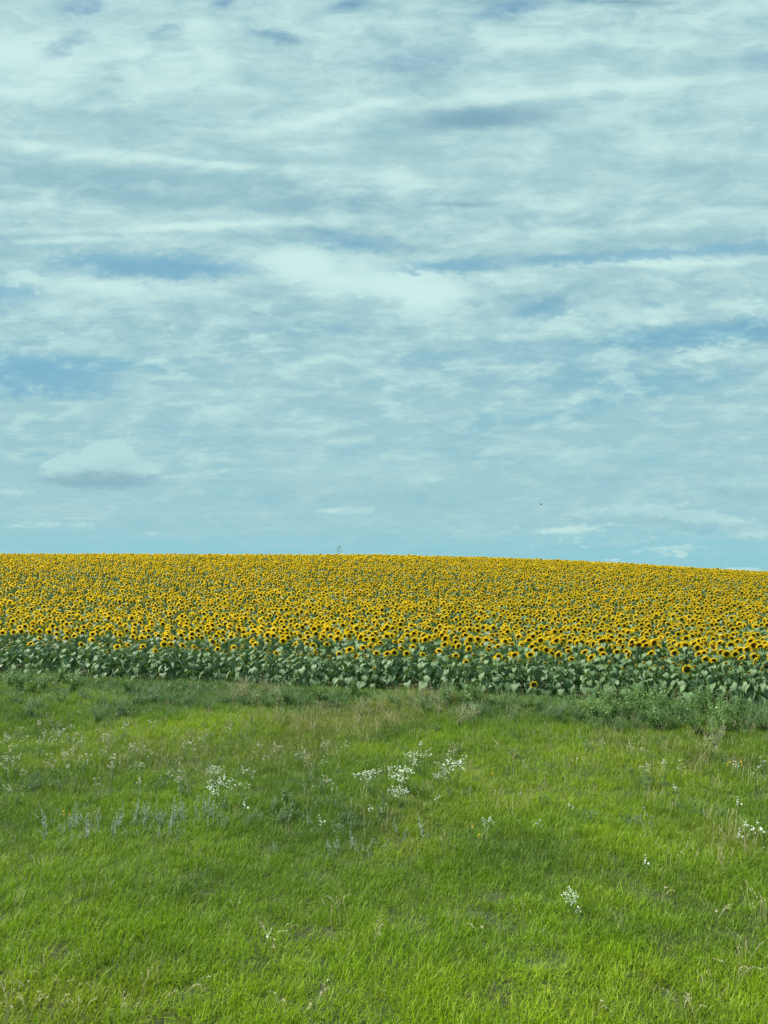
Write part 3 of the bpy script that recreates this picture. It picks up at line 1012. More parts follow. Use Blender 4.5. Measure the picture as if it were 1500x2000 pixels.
def build_grass():
    # short dense turf everywhere on the verge
    T1 = [tuft(10 + i, 40, .16, .06, .17, .0052, .75, 1.9) for i in range(8)]
    x1, y1, g = verge_points(95, 4.6, 13.5, 1)
    x2, y2, _ = verge_points(52, 13.5, 33, 2)
    x, y = np.concatenate([x1, x2]), np.concatenate([y1, y2])
    n = len(x)
    hh = .8 + .55 * fbm(x, y, 1.4, 21) + np.clip((y - 11) / 10, 0, 1) * .35
    s = hh * g.uniform(.8, 1.25, n)
    s *= 1 - .25 * patch_w(x, y, 'bright')
    wd = g.uniform(.85, 1.2, n) * (1 + np.clip((y - 12) / 14, 0, 1) * .35)
    rot = np.column_stack([g.normal(0, .12, n), g.normal(0, .12, n), g.uniform(0, 6.283, n)])
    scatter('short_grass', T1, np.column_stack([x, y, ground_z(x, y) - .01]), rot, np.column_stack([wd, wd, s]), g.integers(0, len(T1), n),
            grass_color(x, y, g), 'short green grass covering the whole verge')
    print('short grass', n)
    # longer loose blades, sparse near the camera and thick near the field
    T2 = [tuft(40 + i, 20, .12, .12, .30, .0048, .60, 1.7) for i in range(7)]
    x, y, g = verge_points(26, 5, 33, 3)
    dn = .75 * np.clip((y - 9) / 9, .10, 1) * (.25 + .75 * (fbm(x, y, 1.8, 33) > .50)) + .5 * patch_w(x, y, 'dark') + .5 * patch_w(x, y, 'tan')
    dn += np.clip((y - (edge_y(x) - 4.5)) / 3, 0, 1) * .6
    ok = g.random(len(x)) < dn
    x, y = x[ok], y[ok]; n = len(x)
    s = g.uniform(.65, 1.15, n) * (.7 + .35 * np.clip((y - 8) / 12, 0, 1)) + .25 * np.clip((y - (edge_y(x) - 4)) / 3, 0, 1)
    rot = np.column_stack([g.normal(0, .12, n), g.normal(0, .12, n), g.uniform(0, 6.283, n)])
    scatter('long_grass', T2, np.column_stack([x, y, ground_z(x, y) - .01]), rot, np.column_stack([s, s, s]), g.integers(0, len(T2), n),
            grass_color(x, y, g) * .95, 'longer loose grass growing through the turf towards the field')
    print('long grass', n)
    # dry seed stalks
    T3 = []
    for i in range(7):
        r = random.Random(90 + i)
        mb = MB()
        for j in range(5):
            a = r.random() * 6.28; q = r.uniform(0, .12)
            h = r.uniform(.20, .42); ln = r.uniform(0, .6); az_ = r.random() * 6.28
            bx, by = q * math.cos(a), q * math.sin(a)
            dx, dy = math.cos(az_) * ln * h, math.sin(az_) * ln * h
            p0, p1, p2 = Vector((bx, by, 0)), Vector((bx + dx * .4, by + dy * .4, h * .6)), Vector((bx + dx, by + dy, h))
            mb.tube([p0, p1, p2], [.0018, .0015, .001], M['dry'], r.random(), 3)
            for q_ in range(9):
                t = q_ / 9; c = p1.lerp(p2, .35 + .65 * t)
                aa = r.random() * 6.28; l = .035 * (1 - .5 * t)
                e = c + Vector((math.cos(aa) * l * .6, math.sin(aa) * l * .6, l * .8))
                mb.add([c, c + Vector((.003, 0, .006)), e, c + Vector((0, .004, .012))], [(0, 1, 2, 3)], M['dry'], r.random())
        T3.append(mb.mesh('seed_stalks', False))
    x, y, g = verge_points(9, 6, 33, 4)
    dn = .15 * np.clip((y - 9) / 5, .08, 1) + 1.3 * patch_w(x, y, 'tan') * np.clip((y - 7) / 3, .3, 1) + .14 * (fbm(x, y, 2.2, 61) > .52)
    ok = g.random(len(x)) < dn
    x, y = x[ok], y[ok]; n = len(x)
    s = g.uniform(.6, 1.1, n)
    rot = np.column_stack([g.normal(0, .1, n), g.normal(0, .1, n), g.uniform(0, 6.283, n)])
    scatter('dry_seed_stalks', T3, np.column_stack([x, y, ground_z(x, y)]), rot, np.column_stack([s, s, s]), g.integers(0, len(T3), n), None,
            'thin tan seed stalks scattered through the grass')
    print('stalks', n)


build_grass()


# ------------------------------------------------------------------ weeds and flowers of the verge
def child_of(t, name, me, kind=None):
    o = bpy.data.objects.new(name, me)
    o.parent = t
    COL.objects.link(o)
    if kind: o['kind'] = kind
    return o


def thing_at(name, x, y, rz, sc, parts, label, cat, group):
    t = bpy.data.objects.new(name, None)
    t.empty_display_size = .05
    t.location = (x, y, gz(x, y) - .005)
    tr = random.Random(x * 7.1 + y)
    t.rotation_euler = (tr.gauss(0, .13), tr.gauss(0, .13), rz)
    t.scale = (sc, sc, sc)
    COL.objects.link(t)
    for nm, me, kd in parts: child_of(t, nm, me, kd)
    prop(t, label, cat, group)
    return t


def weed_parts(seed, h, spread, nst, nlf, ll, lw, mat, droop=.8):
    """bushy forb: branching stems, many lance-shaped leaves"""
    r = random.Random(seed)
    st, lf = MB(), MB()
    for i in range(nst):
        a = r.random() * 6.283
        hh = h * r.uniform(.65, 1.05)
        sp = spread * r.uniform(.3, 1)
        p = [Vector((.02 * math.cos(a), .02 * math.sin(a), 0)), Vector((sp * .45 * math.cos(a), sp * .45 * math.sin(a), hh * .5)),
             Vector((sp * math.cos(a + .2), sp * math.sin(a + .2), hh))]
        st.tube(p, [.005, .0035, .0015], M['stem'], .4, 4)
        for j in range(nlf):
            t = r.uniform(.12, 1.0)
            c = p[0].lerp(p[1], t * 2) if t < .5 else p[1].lerp(p[2], t * 2 - 1)
            aa = r.random() * 6.283
            l = ll * r.uniform(.6, 1.2) * (1.15 - .5 * t)
            vs_, fs, tl = leaf_blade(l, l * lw, .3, r.uniform(.3, droop * 1.6), 0, r, 3, False, r.random(), (-1, 0, 1))
            off = Vector((math.cos(aa), math.sin(aa), .3)) * r.uniform(0, spread * .25)
            m = Matrix.Translation(c + off) @ Matrix.Rotation(aa - math.pi / 2, 4, 'Z') @ Matrix.Rotation(R(r.uniform(-30, 55)), 4, 'X')
            lf.add(vs_, fs, M[mat], tl, m)
    return [('stem', st.mesh('stem'), 'stuff'), ('foliage', lf.mesh('foliage'), 'stuff')]


def blossom_parts(seed, h, spread, nst, nfl, size, mat, head='disc'):
    r = random.Random(seed)
    st, fl, lf = MB(), MB(), MB()
    for i in range(nst):
        a = r.random() * 6.283
        hh = h * r.uniform(.72, 1.05)
        sp = spread * math.sqrt(r.random())
        top = Vector((sp * math.cos(a), sp * math.sin(a), hh))
        mid = Vector((sp * .5 * math.cos(a), sp * .5 * math.sin(a), hh * .55))
        st.tube([Vector((.02 * math.cos(a), .02 * math.sin(a), 0)), mid, top], [.003, .0025, .0015], M['stem'], .4, 3)
        for j in range(3):
            c = mid.lerp(top, r.random()); aa = r.random() * 6.283
            vs_, fs, tl = leaf_blade(.05, .012, .2, .6, 0, r, 3, False, r.random(), (-1, 0, 1))
            lf.add(vs_, fs, M['weed_bright'], tl, Matrix.Translation(c) @ Matrix.Rotation(aa, 4, 'Z') @ Matrix.Rotation(.5, 4, 'X'))
        for j in range(nfl):
            c = top + Vector((r.gauss(0, spread * .16), r.gauss(0, spread * .16), r.uniform(-.04, .03)))
            st.tube([mid.lerp(top, .8), c], [.0012, .001], M['stem'], .5, 3)
            q = size * r.uniform(.6, 1.2)
            tl_, rot = r.random(), Euler((r.uniform(-.7, .7), r.uniform(-.7, .7), r.random() * 6))
            mx = Matrix.Translation(c) @ rot.to_matrix().to_4x4()
            if head == 'disc':
                n = 9
                vs_ = [(0, 0, .2 * q)] + [((q if k_ % 2 else q * .62) * math.cos(6.283 * k_ / n / 2), (q if k_ % 2 else q * .62) * math.sin(6.283 * k_ / n / 2), -.05 * q) for k_ in range(2 * n)]
                fs = [(0, 1 + k_, 1 + (k_ + 1) % (2 * n)) for k_ in range(2 * n)]
                fl.add(vs_, fs, M[mat], tl_, mx)
            else:      # fluffy seed head: a burst of thin bristles over a small cup
                for k_ in range(20):
                    d = Vector((r.gauss(0, 1), r.gauss(0, 1), abs(r.gauss(.2, 1)))).normalized() * q
                    s_ = d.orthogonal().normalized() * q * .12
                    fl.add([s_ * .3, -s_ * .3, d - s_, d + s_], [(0, 1, 2, 3)], M[mat], r.random(), mx)
                fl.tube([(0, 0, -q * .9), (0, 0, -q * .3), (0, 0, 0)], [q * .2, q * .42, q * .3], M['dry'], .2, 5, mx)
    return [('stem', st.mesh('stem'), 'stuff'), ('leaves', lf.mesh('leaves'), 'stuff'), ('blossoms', fl.mesh('blossoms', False), 'stuff')]


items = []


def add_weed(name, px, py, sc, parts, label, cat, group, seed=0):
    x, y = on_ground(px, py)
    t = thing_at(name, x, y, random.Random(seed + px).random() * 6.283, sc, parts, label, cat, group)
    items.append((t, label, px))
    return t


# white flower clumps: (px, py of the foot, size, word)
WV = [blossom_parts(700 + i, .42, .22, 15, 7, .0135, 'white') for i in range(4)]
WS = [blossom_parts(720 + i, .36, .07, 4, 4, .018, 'white') for i in range(3)]
for i, (px, py, sc, big, lab) in enumerate([
    (732, 1560, 1.15, 1, 'white flower clump on its own at the left end of the bright cluster'),
    (797, 1552, 1.25, 1, 'dense white flower clump in the middle of the bright cluster'),
    (826, 1522, 1.2, 1, 'topmost bright white flower clump of the verge'),
    (890, 1542, 1.25, 1, 'loose white flower clump at the right end of the bright cluster'),
    (785, 1580, .8, 1, 'small white flower clump just below the dense middle one'),
    (862, 1540, .6, 1, 'thin white flower sprig between the topmost and the loose right clump'),
    (428, 1580, 1.1, 1, 'white flower clump above the silvery sage stalks'),
    (418, 1540, .9, 1, 'faint white flower clump behind the clump over the sage'),
    (480, 1530, .9, 0, 'pale flower sprig right of the faint white clump'),
    (485, 1600, .8, 0, 'white flower sprig right of the silvery sage stalks'),
    (470, 1555, .7, 0, 'small pale sprig between two white clumps'),
    (1118, 1790, .62, 1, 'lone white flower clump in the short near grass'),
    (1132, 1812, .6, 0, 'white sprig just below the lone near clump'),
    (1046, 1640, .8, 0, 'small bright white bloom alone in yellow-green grass'),
    (1262, 1718, .75, 0, 'pair of white blooms low in the grass'),
    (945, 1645, .9, 0, 'sparse white flowers beside a few yellow dots'),
    (958, 1632, .8, 0, 'white flower sprig right above the yellow dots'),
    (632, 1640, .9, 0, 'tiny white sprig in the dark middle patch'),
    (1462, 1655, 1., 0, 'white flower sprig in dry grass near the frame edge'),
    (1492, 1660, 1., 0, 'white bloom at the very edge beside the dry sprig'),
    (1440, 1660, .8, 0, 'faint white sprig left of the dry edge sprig'),
    (1112, 1600, .7, 0, 'faint white sprig in the dull patch right of centre'),
    (1320, 1560, .7, 0, 'single white dot in the dull grass under the right thicket'),
    (1440, 1600, .9, 0, 'single off-white seed puff on a thin stalk'),
    (852, 1585, .7, 0, 'little white sprig under the loose right clump'),
    (725, 1600, .6, 0, 'thin white sprig under the left clump of the cluster'),
    (522, 1860, .6, 0, 'single white blossom in the near turf left of centre'),
    (1014, 1568, .5, 0, 'tiny white dot above the small bright bloom'),
]):
    parts = WV[i % 4] if big else WS[i % 3]
    add_weed('white_wildflower', px, py, sc, parts, lab, 'wildflower', 'white wildflower clumps in the verge')

# small yellow flowers
YS = [blossom_parts(740 + i, .34, .06, 3, 3, .020, 'yellow') for i in range(2)]
for i, (px, py, sc, lab) in enumerate([(1438, 1520, 1.1, 'yellow flower pair in the grass below the right thicket'), (1430, 1512, .8, 'yellow flower behind the yellow pair'),
                                       (134, 1615, .7, 'tiny yellow flower left of the sage stalks'), (602, 1500, .7, 'orange-yellow flower dot in the middle of the verge'),
                                       (918, 1640, .7, 'small yellow flower left of a white sprig'), (938, 1655, .6, 'small yellow flower under a white sprig'),
                                       (965, 1538, .8, 'yellow flower right of the loose white clump'), (1283, 1545, .6, 'tiny yellow flower in the right dull grass')]):
    add_weed('yellow_wildflower', px, py, sc, YS[i % 2], lab, 'wildflower', 'yellow wildflowers in the verge')

# fluffy seed heads on the left of the verge
FL = [blossom_parts(760 + i, .45, .10, 4 + i % 3, 2, .019, 'fluff', 'fluff') for i in range(6)]
fr = random.Random(55)
FP = [(6,1430),(5,1445),(38,1412),(38,1446),(72,1410),(85,1430),(95,1422),(105,1440),(112,1425),(118,1435),(78,1448),(155,1430),(162,1440),(150,1445),
      (15,1460),(10,1475),(8,1485),(32,1482),(18,1498),(42,1503),(12,1540),(100,1480),(132,1475),(138,1470),(118,1462),(98,1488),(160,1477),(157,1487),(136,1495),
      (293,1408),(340,1415),(452,1412),(240,1412),(280,1455),(258,1463),(270,1457),(285,1465),(205,1458),(228,1478),(222,1490),(218,1497),(275,1498),(190,1528),
      (335,1510),(350,1515),(355,1520),(272,1530),(390,1440),(400,1425),(340,1475),(360,1455),(380,1462),(135,1408),(215,1435),(195,1440),(495,1507),(482,1535),
      (503,1465),(510,1450),(520,1478),(548,1460),(540,1455),(590,1470),(593,1458),(598,1475),(625,1450),(635,1480),(665,1445),(632,1520),(655,1550),(818,1455),(880,1470),
      (1235,1452),(1175,1445),(1250,1500),(1390,1445),(1380,1440),(1395,1450),(1330,1495),(1490,1480),(1440,1490),(1478,1510),(1300,1500),(1270,1460)]
for i, (px, py) in enumerate(FP):
    where = 'by the far left edge' if px < 60 else 'over the green left patch' if px < 180 and py < 1455 else 'over the dark left stems' if px < 180 else \
        'before the bright yellow-green band' if px < 310 and py < 1450 else 'in the thin left grass' if px < 310 else 'left of the white flower clump' if px < 450 else \
        'in the tan grass left of centre' if px < 640 else 'in the middle of the verge' if px < 1000 else 'below the right thicket' if py < 1475 else 'in the dull right grass'
    lab = '%s fluffy seed head %s' % ('tall' if i % 3 else 'pinkish', where)
    add_weed('seed_head_plant', px, py + 38, fr.uniform(.75, 1.15), FL[i % 6], lab, 'seed head', 'fluffy seed heads on thin stalks in the verge')

# nobody could count these: the low leafy growth between the single weeds
def cover_mesh(seed, mat, ll, lw, h):
    mb = MB()
    r = random.Random(seed)
    for i in range(7):
        a = r.random() * 6.283; q = .12 * math.sqrt(r.random())
        b = Vector((q * math.cos(a), q * math.sin(a), 0)); hh = h * r.uniform(.5, 1.1)
        e = b + Vector((r.uniform(-.06, .06), r.uniform(-.06, .06), hh))
        mb.tube([b, e], [.003, .0015], M['stem'], .4, 3)
        for j in range(13):
            c = b.lerp(e, r.uniform(.1, 1)); aa = r.random() * 6.283
            l = ll * r.uniform(.6, 1.2)
            vs_, fs, tl = leaf_blade(l, l * lw, .3, r.uniform(.3, 1.2), 0, r, 3, False, r.random(), (-1, 0, 1))
            mb.add(vs_, fs, M[mat], tl, Matrix.Translation(c) @ Matrix.Rotation(aa, 4, 'Z') @ Matrix.Rotation(R(r.uniform(-30, 50)), 4, 'X'))
    return mb.mesh('cover')


def build_cover():
    kinds = [cover_mesh(950 + i, 'weed', .06, .30, .26) for i in range(4)] + [cover_mesh(960 + i, 'weed_bright', .08, .42, .30) for i in range(3)]
    x, y, g = verge_points(26, 12, 33, 6)
    d = edge_y(x) - y
    dn = np.clip((4.6 - d) / 3.0, 0, 1) * (.25 + .75 * (fbm(x, y, 1.5, 81) > .45)) * (1 - .85 * patch_w(x, y, 'tan')) * (1 - .8 * patch_w(x, y, 'bright')) + .03 + .25 * patch_w(x, y, 'dark')
    ok = g.random(len(x)) < dn
    x, y = x[ok], y[ok]; n = len(x)
    big = g.random(n) < .25 + .3 * (fbm(x, y, 1.1, 85) > .55)
    idx = np.where(big, g.integers(4, 7, n), g.integers(0, 4, n))
    s = g.uniform(.5, 1.05, n) * (1 - .35 * np.clip(1 - (edge_y(x) - y) / 1.2, 0, 1))
    big = big & (edge_y(x) - y < 3.2)
    idx = np.where(big, idx, idx % 4)
    rot = np.column_stack([g.normal(0, .15, n), g.normal(0, .15, n), g.uniform(0, 6.283, n)])
    scatter('weed_ground_cover', kinds, np.column_stack([x, y, ground_z(x, y)]), rot, np.column_stack([s, s, s]), idx, None,
            'low leafy growth thickest along the foot of the sunflowers')
    print('cover', n)


build_cover()

def tuft_heads(seed):
    r = random.Random(seed)
    mb = MB()
    for i in range(3):
        a = r.random() * 6.283; q = r.uniform(0, .1)
        b = Vector((q * math.cos(a), q * math.sin(a), 0))
        e = b + Vector((r.uniform(-.06, .06), r.uniform(-.06, .06), r.uniform(.20, .42)))
        mb.tube([b, e], [.0018, .001], M['stem'], .3, 3)
        for k_ in range(12):
            d = Vector((r.gauss(0, 1), r.gauss(0, 1), abs(r.gauss(.2, 1)))).normalized() * r.uniform(.009, .016)
            s_ = d.orthogonal().normalized() * .0022
            mb.add([e + s_ * .3, e - s_ * .3, e + d - s_, e + d + s_], [(0, 1, 2, 3)], M['fluff'], r.random())
    return mb.mesh('tufts', False)


def build_tufts():
    kinds = [tuft_heads(980 + i) for i in range(5)]
    x, y, g = verge_points(5, 9, 30, 8)
    px = 750 + F * x / y
    d = edge_y(x) - y
    left = np.clip((760 - px) / 500, 0, 1)
    dn = (.10 + .75 * left * np.clip((y - 11.5) / 3, 0, 1)) * (fbm(x, y, 1.3, 91) > .46) * np.clip(d / 3, 0, 1) + .25 * patch_w(x, y, 'tan') * (y > 10)
    ok = g.random(len(x)) < dn * .8
    x, y = x[ok], y[ok]; n = len(x)
    s = g.uniform(.6, 1.15, n)
    rot = np.column_stack([g.normal(0, .15, n), g.normal(0, .15, n), g.uniform(0, 6.283, n)])
    scatter('small_seed_tufts', kinds, np.column_stack([x, y, ground_z(x, y)]), rot, np.column_stack([s, s, s]), g.integers(0, 5, n), None,
            'tiny pale seed tufts sprinkled through the grass, thickest on the left')
    print('tufts', n)


build_tufts()


def build_silver():
    kinds = [cover_mesh(990 + i, 'sage', .034, .24, .24) for i in range(4)]
    spots = [(325, 1600, 60, 26, 60), (200, 1615, 80, 20, 26), (590, 1590, 90, 40, 30), (410, 1590, 40, 20, 18), (100, 1635, 50, 24, 8), (700, 1660, 120, 20, 16), (480, 1570, 60, 30, 10)]
    P_ = []
    g = random.Random(31)
    for (px, py, rx, ry, n) in spots:
        for i in range(int(n * .55)):
            x, y = on_ground(px + g.gauss(0, rx * .6), py + 10 + g.gauss(0, ry * .6))
            P_.append((x, y, gz(x, y)))
    n = len(P_)
    q = np.random.default_rng(5)
    s_ = q.uniform(.5, 1.1, n)
    rot = np.column_stack([q.normal(0, .2, n), q.normal(0, .2, n), q.uniform(0, 6.283, n)])
    scatter('silvery_undergrowth', kinds, np.array(P_), rot, np.column_stack([s_ * .7, s_ * .7, s_]), q.integers(0, 4, n), None,
            'thin silvery leaves mixed into the grass around the sage stalks')


build_silver()

# silvery sage stalks
SG = []
for i in range(5):
    r = random.Random(800 + i)
    st, lf = MB(), MB()
    hh = r.uniform(.34, .46)
    top = Vector((r.uniform(-.06, .06), r.uniform(-.04, .04), hh))
    st.tube([(0, 0, 0), top * .5, top], [.003, .0025, .001], M['sage'], .4, 3)
    tops = [top, Vector((top.x * 1.5 + .05, top.y - .03, hh * .7)), Vector((top.x - .07, top.y + .03, hh * .55))]
    for tp in tops[1:]: st.tube([(0, 0, 0), tp * .5 + Vector((.01, 0, 0)), tp], [.003, .002, .001], M['sage'], .4, 3)
    for j in range(78):
        t = r.uniform(.05, 1)
        top = tops[0 if j < 40 else 1 + j % 2]
        aa = r.random() * 6.283
        l = .045 * (1.2 - t * .7)
        vs_, fs, tl = leaf_blade(l, l * .28, .2, .8, 0, r, 2, False, r.random(), (-1, 0, 1))
        lf.add(vs_, fs, M['sage'], tl, Matrix.Translation(top * t) @ Matrix.Rotation(aa, 4, 'Z') @ Matrix.Rotation(R(r.uniform(10, 70)), 4, 'X'))
    SG.append([('stem', st.mesh('stem'), 'stuff'), ('leaves', lf.mesh('leaves'), 'stuff')])
for i, (px, py) in enumerate([(90, 1618), (95, 1636), (150, 1612), (140, 1625), (192, 1605), (197, 1618), (175, 1640), (218, 1625), (228, 1610), (222, 1640), (262, 1612), (282, 1610),
                              (318, 1612), (310, 1635), (325, 1630), (290, 1625), (348, 1590), (352, 1600), (376, 1596), (395, 1590), (399, 1600), (434, 1590), (338, 1612), (300, 1606),
                              (775, 1630), (780, 1650), (670, 1668), (690, 1665), (700, 1675), (820, 1640), (412, 1600)]):
    if px > 600:
        lab = 'pale silvery sage stalk in the dark centre patch of the verge'
    else:
        lab = 'silvery sage stalk %s' % ('at the left end of the sage band' if px < 160 else 'in the left half of the sage band' if px < 270 else
                                        'in the densest part of the sage band' if px < 342 else 'under the white flower clump')
        lab += ', lower line' if py > 1611 else ', upper line'
    add_weed('sage_stalk', px + random.Random(py * px).uniform(-7, 7), py + 3 + random.Random(px).uniform(-7, 7), random.Random(px * 3 + py).uniform(.6, 1.2), SG[i % 5], lab, 'sage plant', 'silvery sage stalks in the verge')

# dark upright weeds standing singly in the grass
DK = [weed_parts(820 + i, .5, .06, 2, 26, .045, .30, 'weed') for i in range(4)]
for i, (px, py, sc, lab) in enumerate([(672, 1605, .9, 'narrow dark upright weed in the middle of the verge'), (776, 1612, 1., 'dark leafy weed below the white flower cluster'),
                                       (735, 1500, .8, 'dark green weed above the white flower cluster'), (70, 1540, .9, 'dark stalky weed in the left grass'), (140, 1545, 1., 'dark stalky weed right of the left stalky one'),
                                       (160, 1535, .9, 'dark stalky weed under the pale seed heads'), (1035, 1480, .6, 'dark weed in the yellow-green grass'), (880, 1660, .7, 'dull green weed right of the centre patch'),
                                       (333, 1385, .9, 'dark bare stub at the foot of the leaf wall'), (1240, 1620, .5, 'dark weed with purplish blooms'), (1290, 1590, .5, 'thin dark weed in right grass'),
                                       (1420, 1590, .5, 'thin dark weed near the seed puff')]):
    add_weed('upright_weed', px, py, sc, DK[i % 4], lab, 'weed', None)
PU = blossom_parts(840, .3, .10, 3, 2, .022, 'purple', 'fluff')
for (px, py, lab) in ((1262, 1605, 'pale purple thistle bloom, upper of the three'), (1278, 1625, 'pale purple thistle bloom, right one of the three'), (1252, 1622, 'pale purple thistle bloom, left one of the three')):
    add_weed('thistle', px, py, .8, PU, lab, 'thistle', 'pale thistles in the right grass')

# leafy weeds along the foot of the sunflowers
BW = [weed_parts(850 + i, .72, .34, 12, 26, .095, .40, 'weed_bright', 1.0) for i in range(4)]      # broad leaved
KW = [weed_parts(870 + i, .56, .40, 18, 40, .050, .26, 'weed', .6) for i in range(5)]                # fine, bushy
TW = [weed_parts(890 + i, .66, .26, 16, 22, .05, .18, 'dry', .6) for i in range(3)]                  # tan, dry
wr = random.Random(77)
broad = [(20, 1338), (55, 1330), (85, 1342), (115, 1330), (140, 1348), (60, 1352), (250, 1352), (690, 1362), (735, 1345), (560, 1372), (620, 1368), (930, 1375),
         (1150, 1395), (1175, 1378), (1200, 1400), (1240, 1388), (1270, 1370), (1285, 1392), (1220, 1375), (1180, 1415), (1310, 1400), (1385, 1415), (1400, 1392), (1425, 1410), (1370, 1435), (1395, 1440), (1270, 1412), (1195, 1390), (1225, 1402), (1255, 1400), (1300, 1385), (1165, 1405), (1335, 1410), (1355, 1395), (1410, 1425), (1445, 1405), (1120, 1385), (1290, 1425), (1240, 1375), (1380, 1390), (870, 1372), (905, 1378), (150, 1338), (35, 1348)]
for i, (px, py) in enumerate(broad):
    w = 'at the left foot of the sunflowers' if px < 200 else 'below the middle sunflowers' if px < 1000 else 'in the leafy right thicket' if px < 1330 else 'beside the dark hollow on the right'
    add_weed('broadleaf_weed', px, py + 6, wr.uniform(.95, 1.3), BW[i % 4], 'broad-leaved bright green weed %s' % w, 'weed', 'leafy weeds along the foot of the sunflowers')
fine = [(30, 1372), (75, 1378), (120, 1372), (165, 1362), (200, 1378), (235, 1395), (265, 1372), (300, 1368), (330, 1372), (370, 1375), (410, 1385), (445, 1372), (520, 1380), (585, 1378), (650, 1380), (715, 1378),
        (770, 1372), (900, 1392), (940, 1395), (985, 1385), (1020, 1380), (1060, 1388), (1090, 1395), (1125, 1402), (1165, 1425), (1090, 1405), (1320, 1420), (1350, 1405), (1340, 1390), (1440, 1425), (1480, 1400), (1460, 1420), (1495, 1425),
        (195, 1408), (60, 1398), (1240, 1420), (1205, 1428), (480, 1378), (830, 1385), (1000, 1400), (870, 1378)]
for i, (px, py) in enumerate(fine):
    w = 'left of the tan grass' if px < 450 else 'between the two tan patches' if px < 800 else 'between the tan brome and the thicket' if px < 1150 else 'before the right thicket'
    add_weed('bushy_weed', px, py + 6, wr.uniform(.75, 1.2), KW[i % 5], 'fine-leaved dull green bushy weed %s' % w, 'weed', 'fine bushy weeds before the sunflowers')
dry = [(455, 1365), (475, 1358), (500, 1372), (530, 1360), (545, 1375), (515, 1350), (800, 1368), (825, 1362), (845, 1375), (862, 1390), (880, 1365), (815, 1385), (895, 1415), (925, 1412), (935, 1400), (740, 1382), (1445, 1375), (1465, 1370), (1395, 1458), (700, 1395)]
for i, (px, py) in enumerate(dry):
    w = 'left of centre at the foot of the leaf wall' if px < 600 else 'in the pale group below the leaf wall' if px < 890 else 'right of the pale group' if px < 1000 else 'on the right by the dark hollow'
    add_weed('dry_weed', px, py + 6, wr.uniform(.85, 1.2), TW[i % 3], 'dry tan weed %s' % w, 'weed', 'dry tan weeds at the field edge')

# pale curled grass heads close to the camera
CG = []
for i in range(4):
    r = random.Random(930 + i)
    st, hd = MB(), MB()
    for j in range(2 + i % 2):
        a = r.random() * 6.28; ln = r.uniform(.05, .16)
        p = [Vector((0, 0, 0)), Vector((ln * .3 * math.cos(a), ln * .3 * math.sin(a), .14)), Vector((ln * math.cos(a), ln * math.sin(a), .24)), Vector((ln * 1.6 * math.cos(a), ln * 1.6 * math.sin(a), .25))]
        st.tube(p[:3], [.0016, .0014, .001], M['dry'], .8, 3)
        for q in range(26):
            c = p[2].lerp(p[3], r.random()) if q % 2 else p[1].lerp(p[2], r.uniform(.5, 1))
            d = Vector((r.uniform(-1, 1), r.uniform(-1, 1), r.uniform(-.4, 1))).normalized() * .016
            s_ = d.orthogonal().normalized() * .0022
            hd.add([c, c + d * .5 + s_, c + d, c + d * .5 - s_], [(0, 1, 2, 3)], M['dry'], r.uniform(.6, 1))
    CG.append([('stem', st.mesh('stem'), None), ('seed_spikelets', hd.mesh('seed_spikelets', False), 'stuff')])
near = [(12, 1950), (20, 1985), (60, 1935), (52, 1990), (62, 1965), (86, 1905), (145, 1995), (128, 1930), (110, 1975), (235, 1985), (248, 1995), (290, 1990), (195, 1940), (355, 1950), (460, 1785), (520, 1845), (525, 1860),
        (25, 1765), (27, 1800), (660, 1775), (558, 1828), (730, 1840), (740, 1835), (670, 1880), (1165, 1975), (1435, 1920), (1405, 1965), (1360, 1990), (1290, 1760), (615, 1985), (555, 1990), (210, 1735), (1215, 1830), (1400, 1805), (950, 1840), (1340, 1985)]
for i, (px, py) in enumerate(near):
    w = 'in the near left corner' if px < 180 and py > 1850 else 'right of the near left corner' if px < 400 and py > 1850 else 'standing alone at the left edge' if px < 100 else \
        'in the left part of the near turf' if px < 560 else 'in the middle of the near turf' if px < 1000 else 'in the right part of the near turf'
    add_weed('pale_grass_head', px, py + 14, wr.uniform(.7, 1.1), CG[i % 4], 'pale drooping grass head %s' % w, 'grass head', 'pale seed heads in the near turf')
name_apart(items, None)


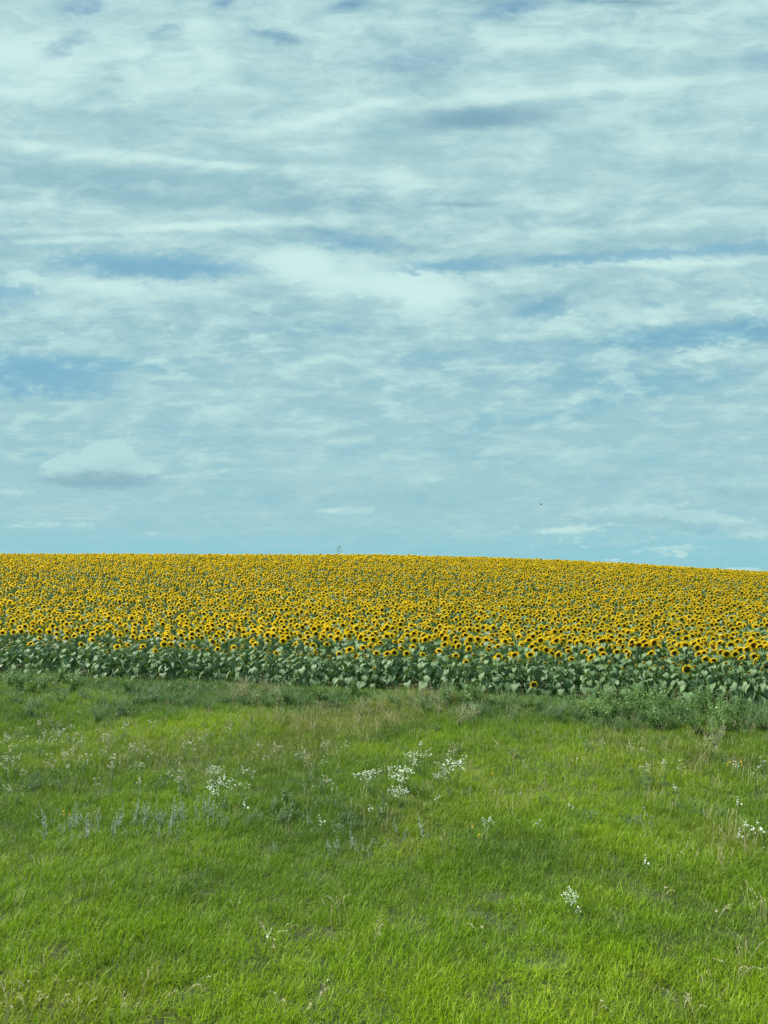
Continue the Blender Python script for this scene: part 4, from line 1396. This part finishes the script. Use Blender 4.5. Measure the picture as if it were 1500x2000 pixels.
# the tall weed that stands out on the skyline
def skyline_weed():
    px = 662
    y = 97.0; x = (px - 750) / F * y
    z0 = gz(x, y)
    top = CAM_H + (1130 - 1066) / F * y - z0
    r = random.Random(5)
    st, lf = MB(), MB()
    main = [Vector((0, 0, 0)), Vector((.04, 0, top * .5)), Vector((-.02, 0, top * .8)), Vector((.06, 0, top))]
    st.tube(main, [.03, .025, .018, .008], M['stem'], .2, 5)
    for (h0, dx, dz) in ((.70, -.34, .55), (.76, .28, .42), (.84, -.24, .3), (.62, .35, .35), (.9, .16, .22), (.66, -.2, .3)):
        b = Vector((0, 0, top * h0)); e = b + Vector((dx, r.uniform(-.2, .2), dz))
        st.tube([b, (b + e) / 2 + Vector((dx * .1, 0, -.04)), e], [.012, .009, .005], M['stem'], .2, 4)
        for j in range(16):
            c = b.lerp(e, r.uniform(.45, 1.08)) + Vector((r.gauss(0, .03), r.gauss(0, .03), r.gauss(0, .03)))
            l = r.uniform(.05, .12)
            vs_, fs, tl = leaf_blade(l, l * .45, .2, .6, 0, r, 3, False, r.random() * .4, (-1, 0, 1))
            lf.add(vs_, fs, M['weed'], tl, Matrix.Translation(c) @ Euler((r.uniform(-1, 1), r.uniform(-1, 1), r.random() * 6)).to_matrix().to_4x4())
    for j in range(34):
        c = Vector((.06 + r.gauss(0, .035), r.gauss(0, .05), top - r.uniform(-.05, .42)))
        l = r.uniform(.06, .12)
        vs_, fs, tl = leaf_blade(l, l * .5, .2, .6, 0, r, 3, False, r.random() * .4, (-1, 0, 1))
        lf.add(vs_, fs, M['weed'], tl, Matrix.Translation(c) @ Euler((r.uniform(-1, 1), r.uniform(-1, 1), r.random() * 6)).to_matrix().to_4x4())
    t = bpy.data.objects.new('tall_weed', None)
    t.location = (x, y, z0)
    COL.objects.link(t)
    child_of(t, 'stem', st.mesh('stem'))
    child_of(t, 'foliage', lf.mesh('foliage'), 'stuff')
    prop(t, 'single dark tall weed standing above the sunflowers on the skyline', 'weed')


skyline_weed()


# the bird in the sky
def bird():
    d = pix_dir(1057, 985)
    c = Vector((0, 0, CAM_H)) + d * 62
    t = bpy.data.objects.new('bird', None)
    t.location = c
    t.rotation_euler = (R(10), R(-16), R(8))
    COL.objects.link(t)
    body = MB()
    pts = [(-.10, 0, .015), (-.075, 0, .02), (-.03, 0, .01), (.03, 0, 0), (.08, 0, -.005), (.115, 0, -.008)]
    body.tube(pts, [.006, .024, .034, .032, .018, .006], M['bird'], .5, 8)
    tail = MB()
    tail.add([(.09, -.012, -.004), (.09, .012, -.004), (.17, .03, -.015), (.17, -.03, -.015), (.09, 0, .002), (.17, 0, -.008)], [(0, 4, 5, 3), (4, 1, 2, 5), (0, 3, 2, 1)], M['bird'])
    child_of(t, 'body', body.mesh('body'))
    child_of(t, 'tail', tail.mesh('tail'))
    beak = MB(); beak.tube([(-.098, 0, .015), (-.125, 0, .012)], [.005, .001], M['bird'], .5, 5)
    child_of(t, 'beak', beak.mesh('beak'))
    for s in (-1, 1):
        w = MB()
        up = .55 if s > 0 else .35
        p = []
        for i, (q, ch) in enumerate(((0, .075), (.09, .085), (.17, .06), (.23, .012))):
            yy, zz = s * (.02 + q * math.cos(up * (1 - i * .2))), .01 + q * math.sin(up * (1 - i * .2))
            off = .03 * i * .6
            p += [(-.045 + off, yy, zz), (-.045 + off + ch, yy, zz - .006), (-.045 + off + ch * .3, yy, zz + .008)]
        fs = []
        for i in range(3):
            a, b = i * 3, i * 3 + 3
            fs += [(a, b, b + 2, a + 2), (a + 2, b + 2, b + 1, a + 1), (a, a + 1, b + 1, b)]
        w.add(p, fs, M['bird'])
        child_of(t, 'wing', w.mesh('wing'))
    prop(t, 'small dark bird flying low in the sky above the field', 'bird')


bird()
print('objects', len(bpy.data.objects))
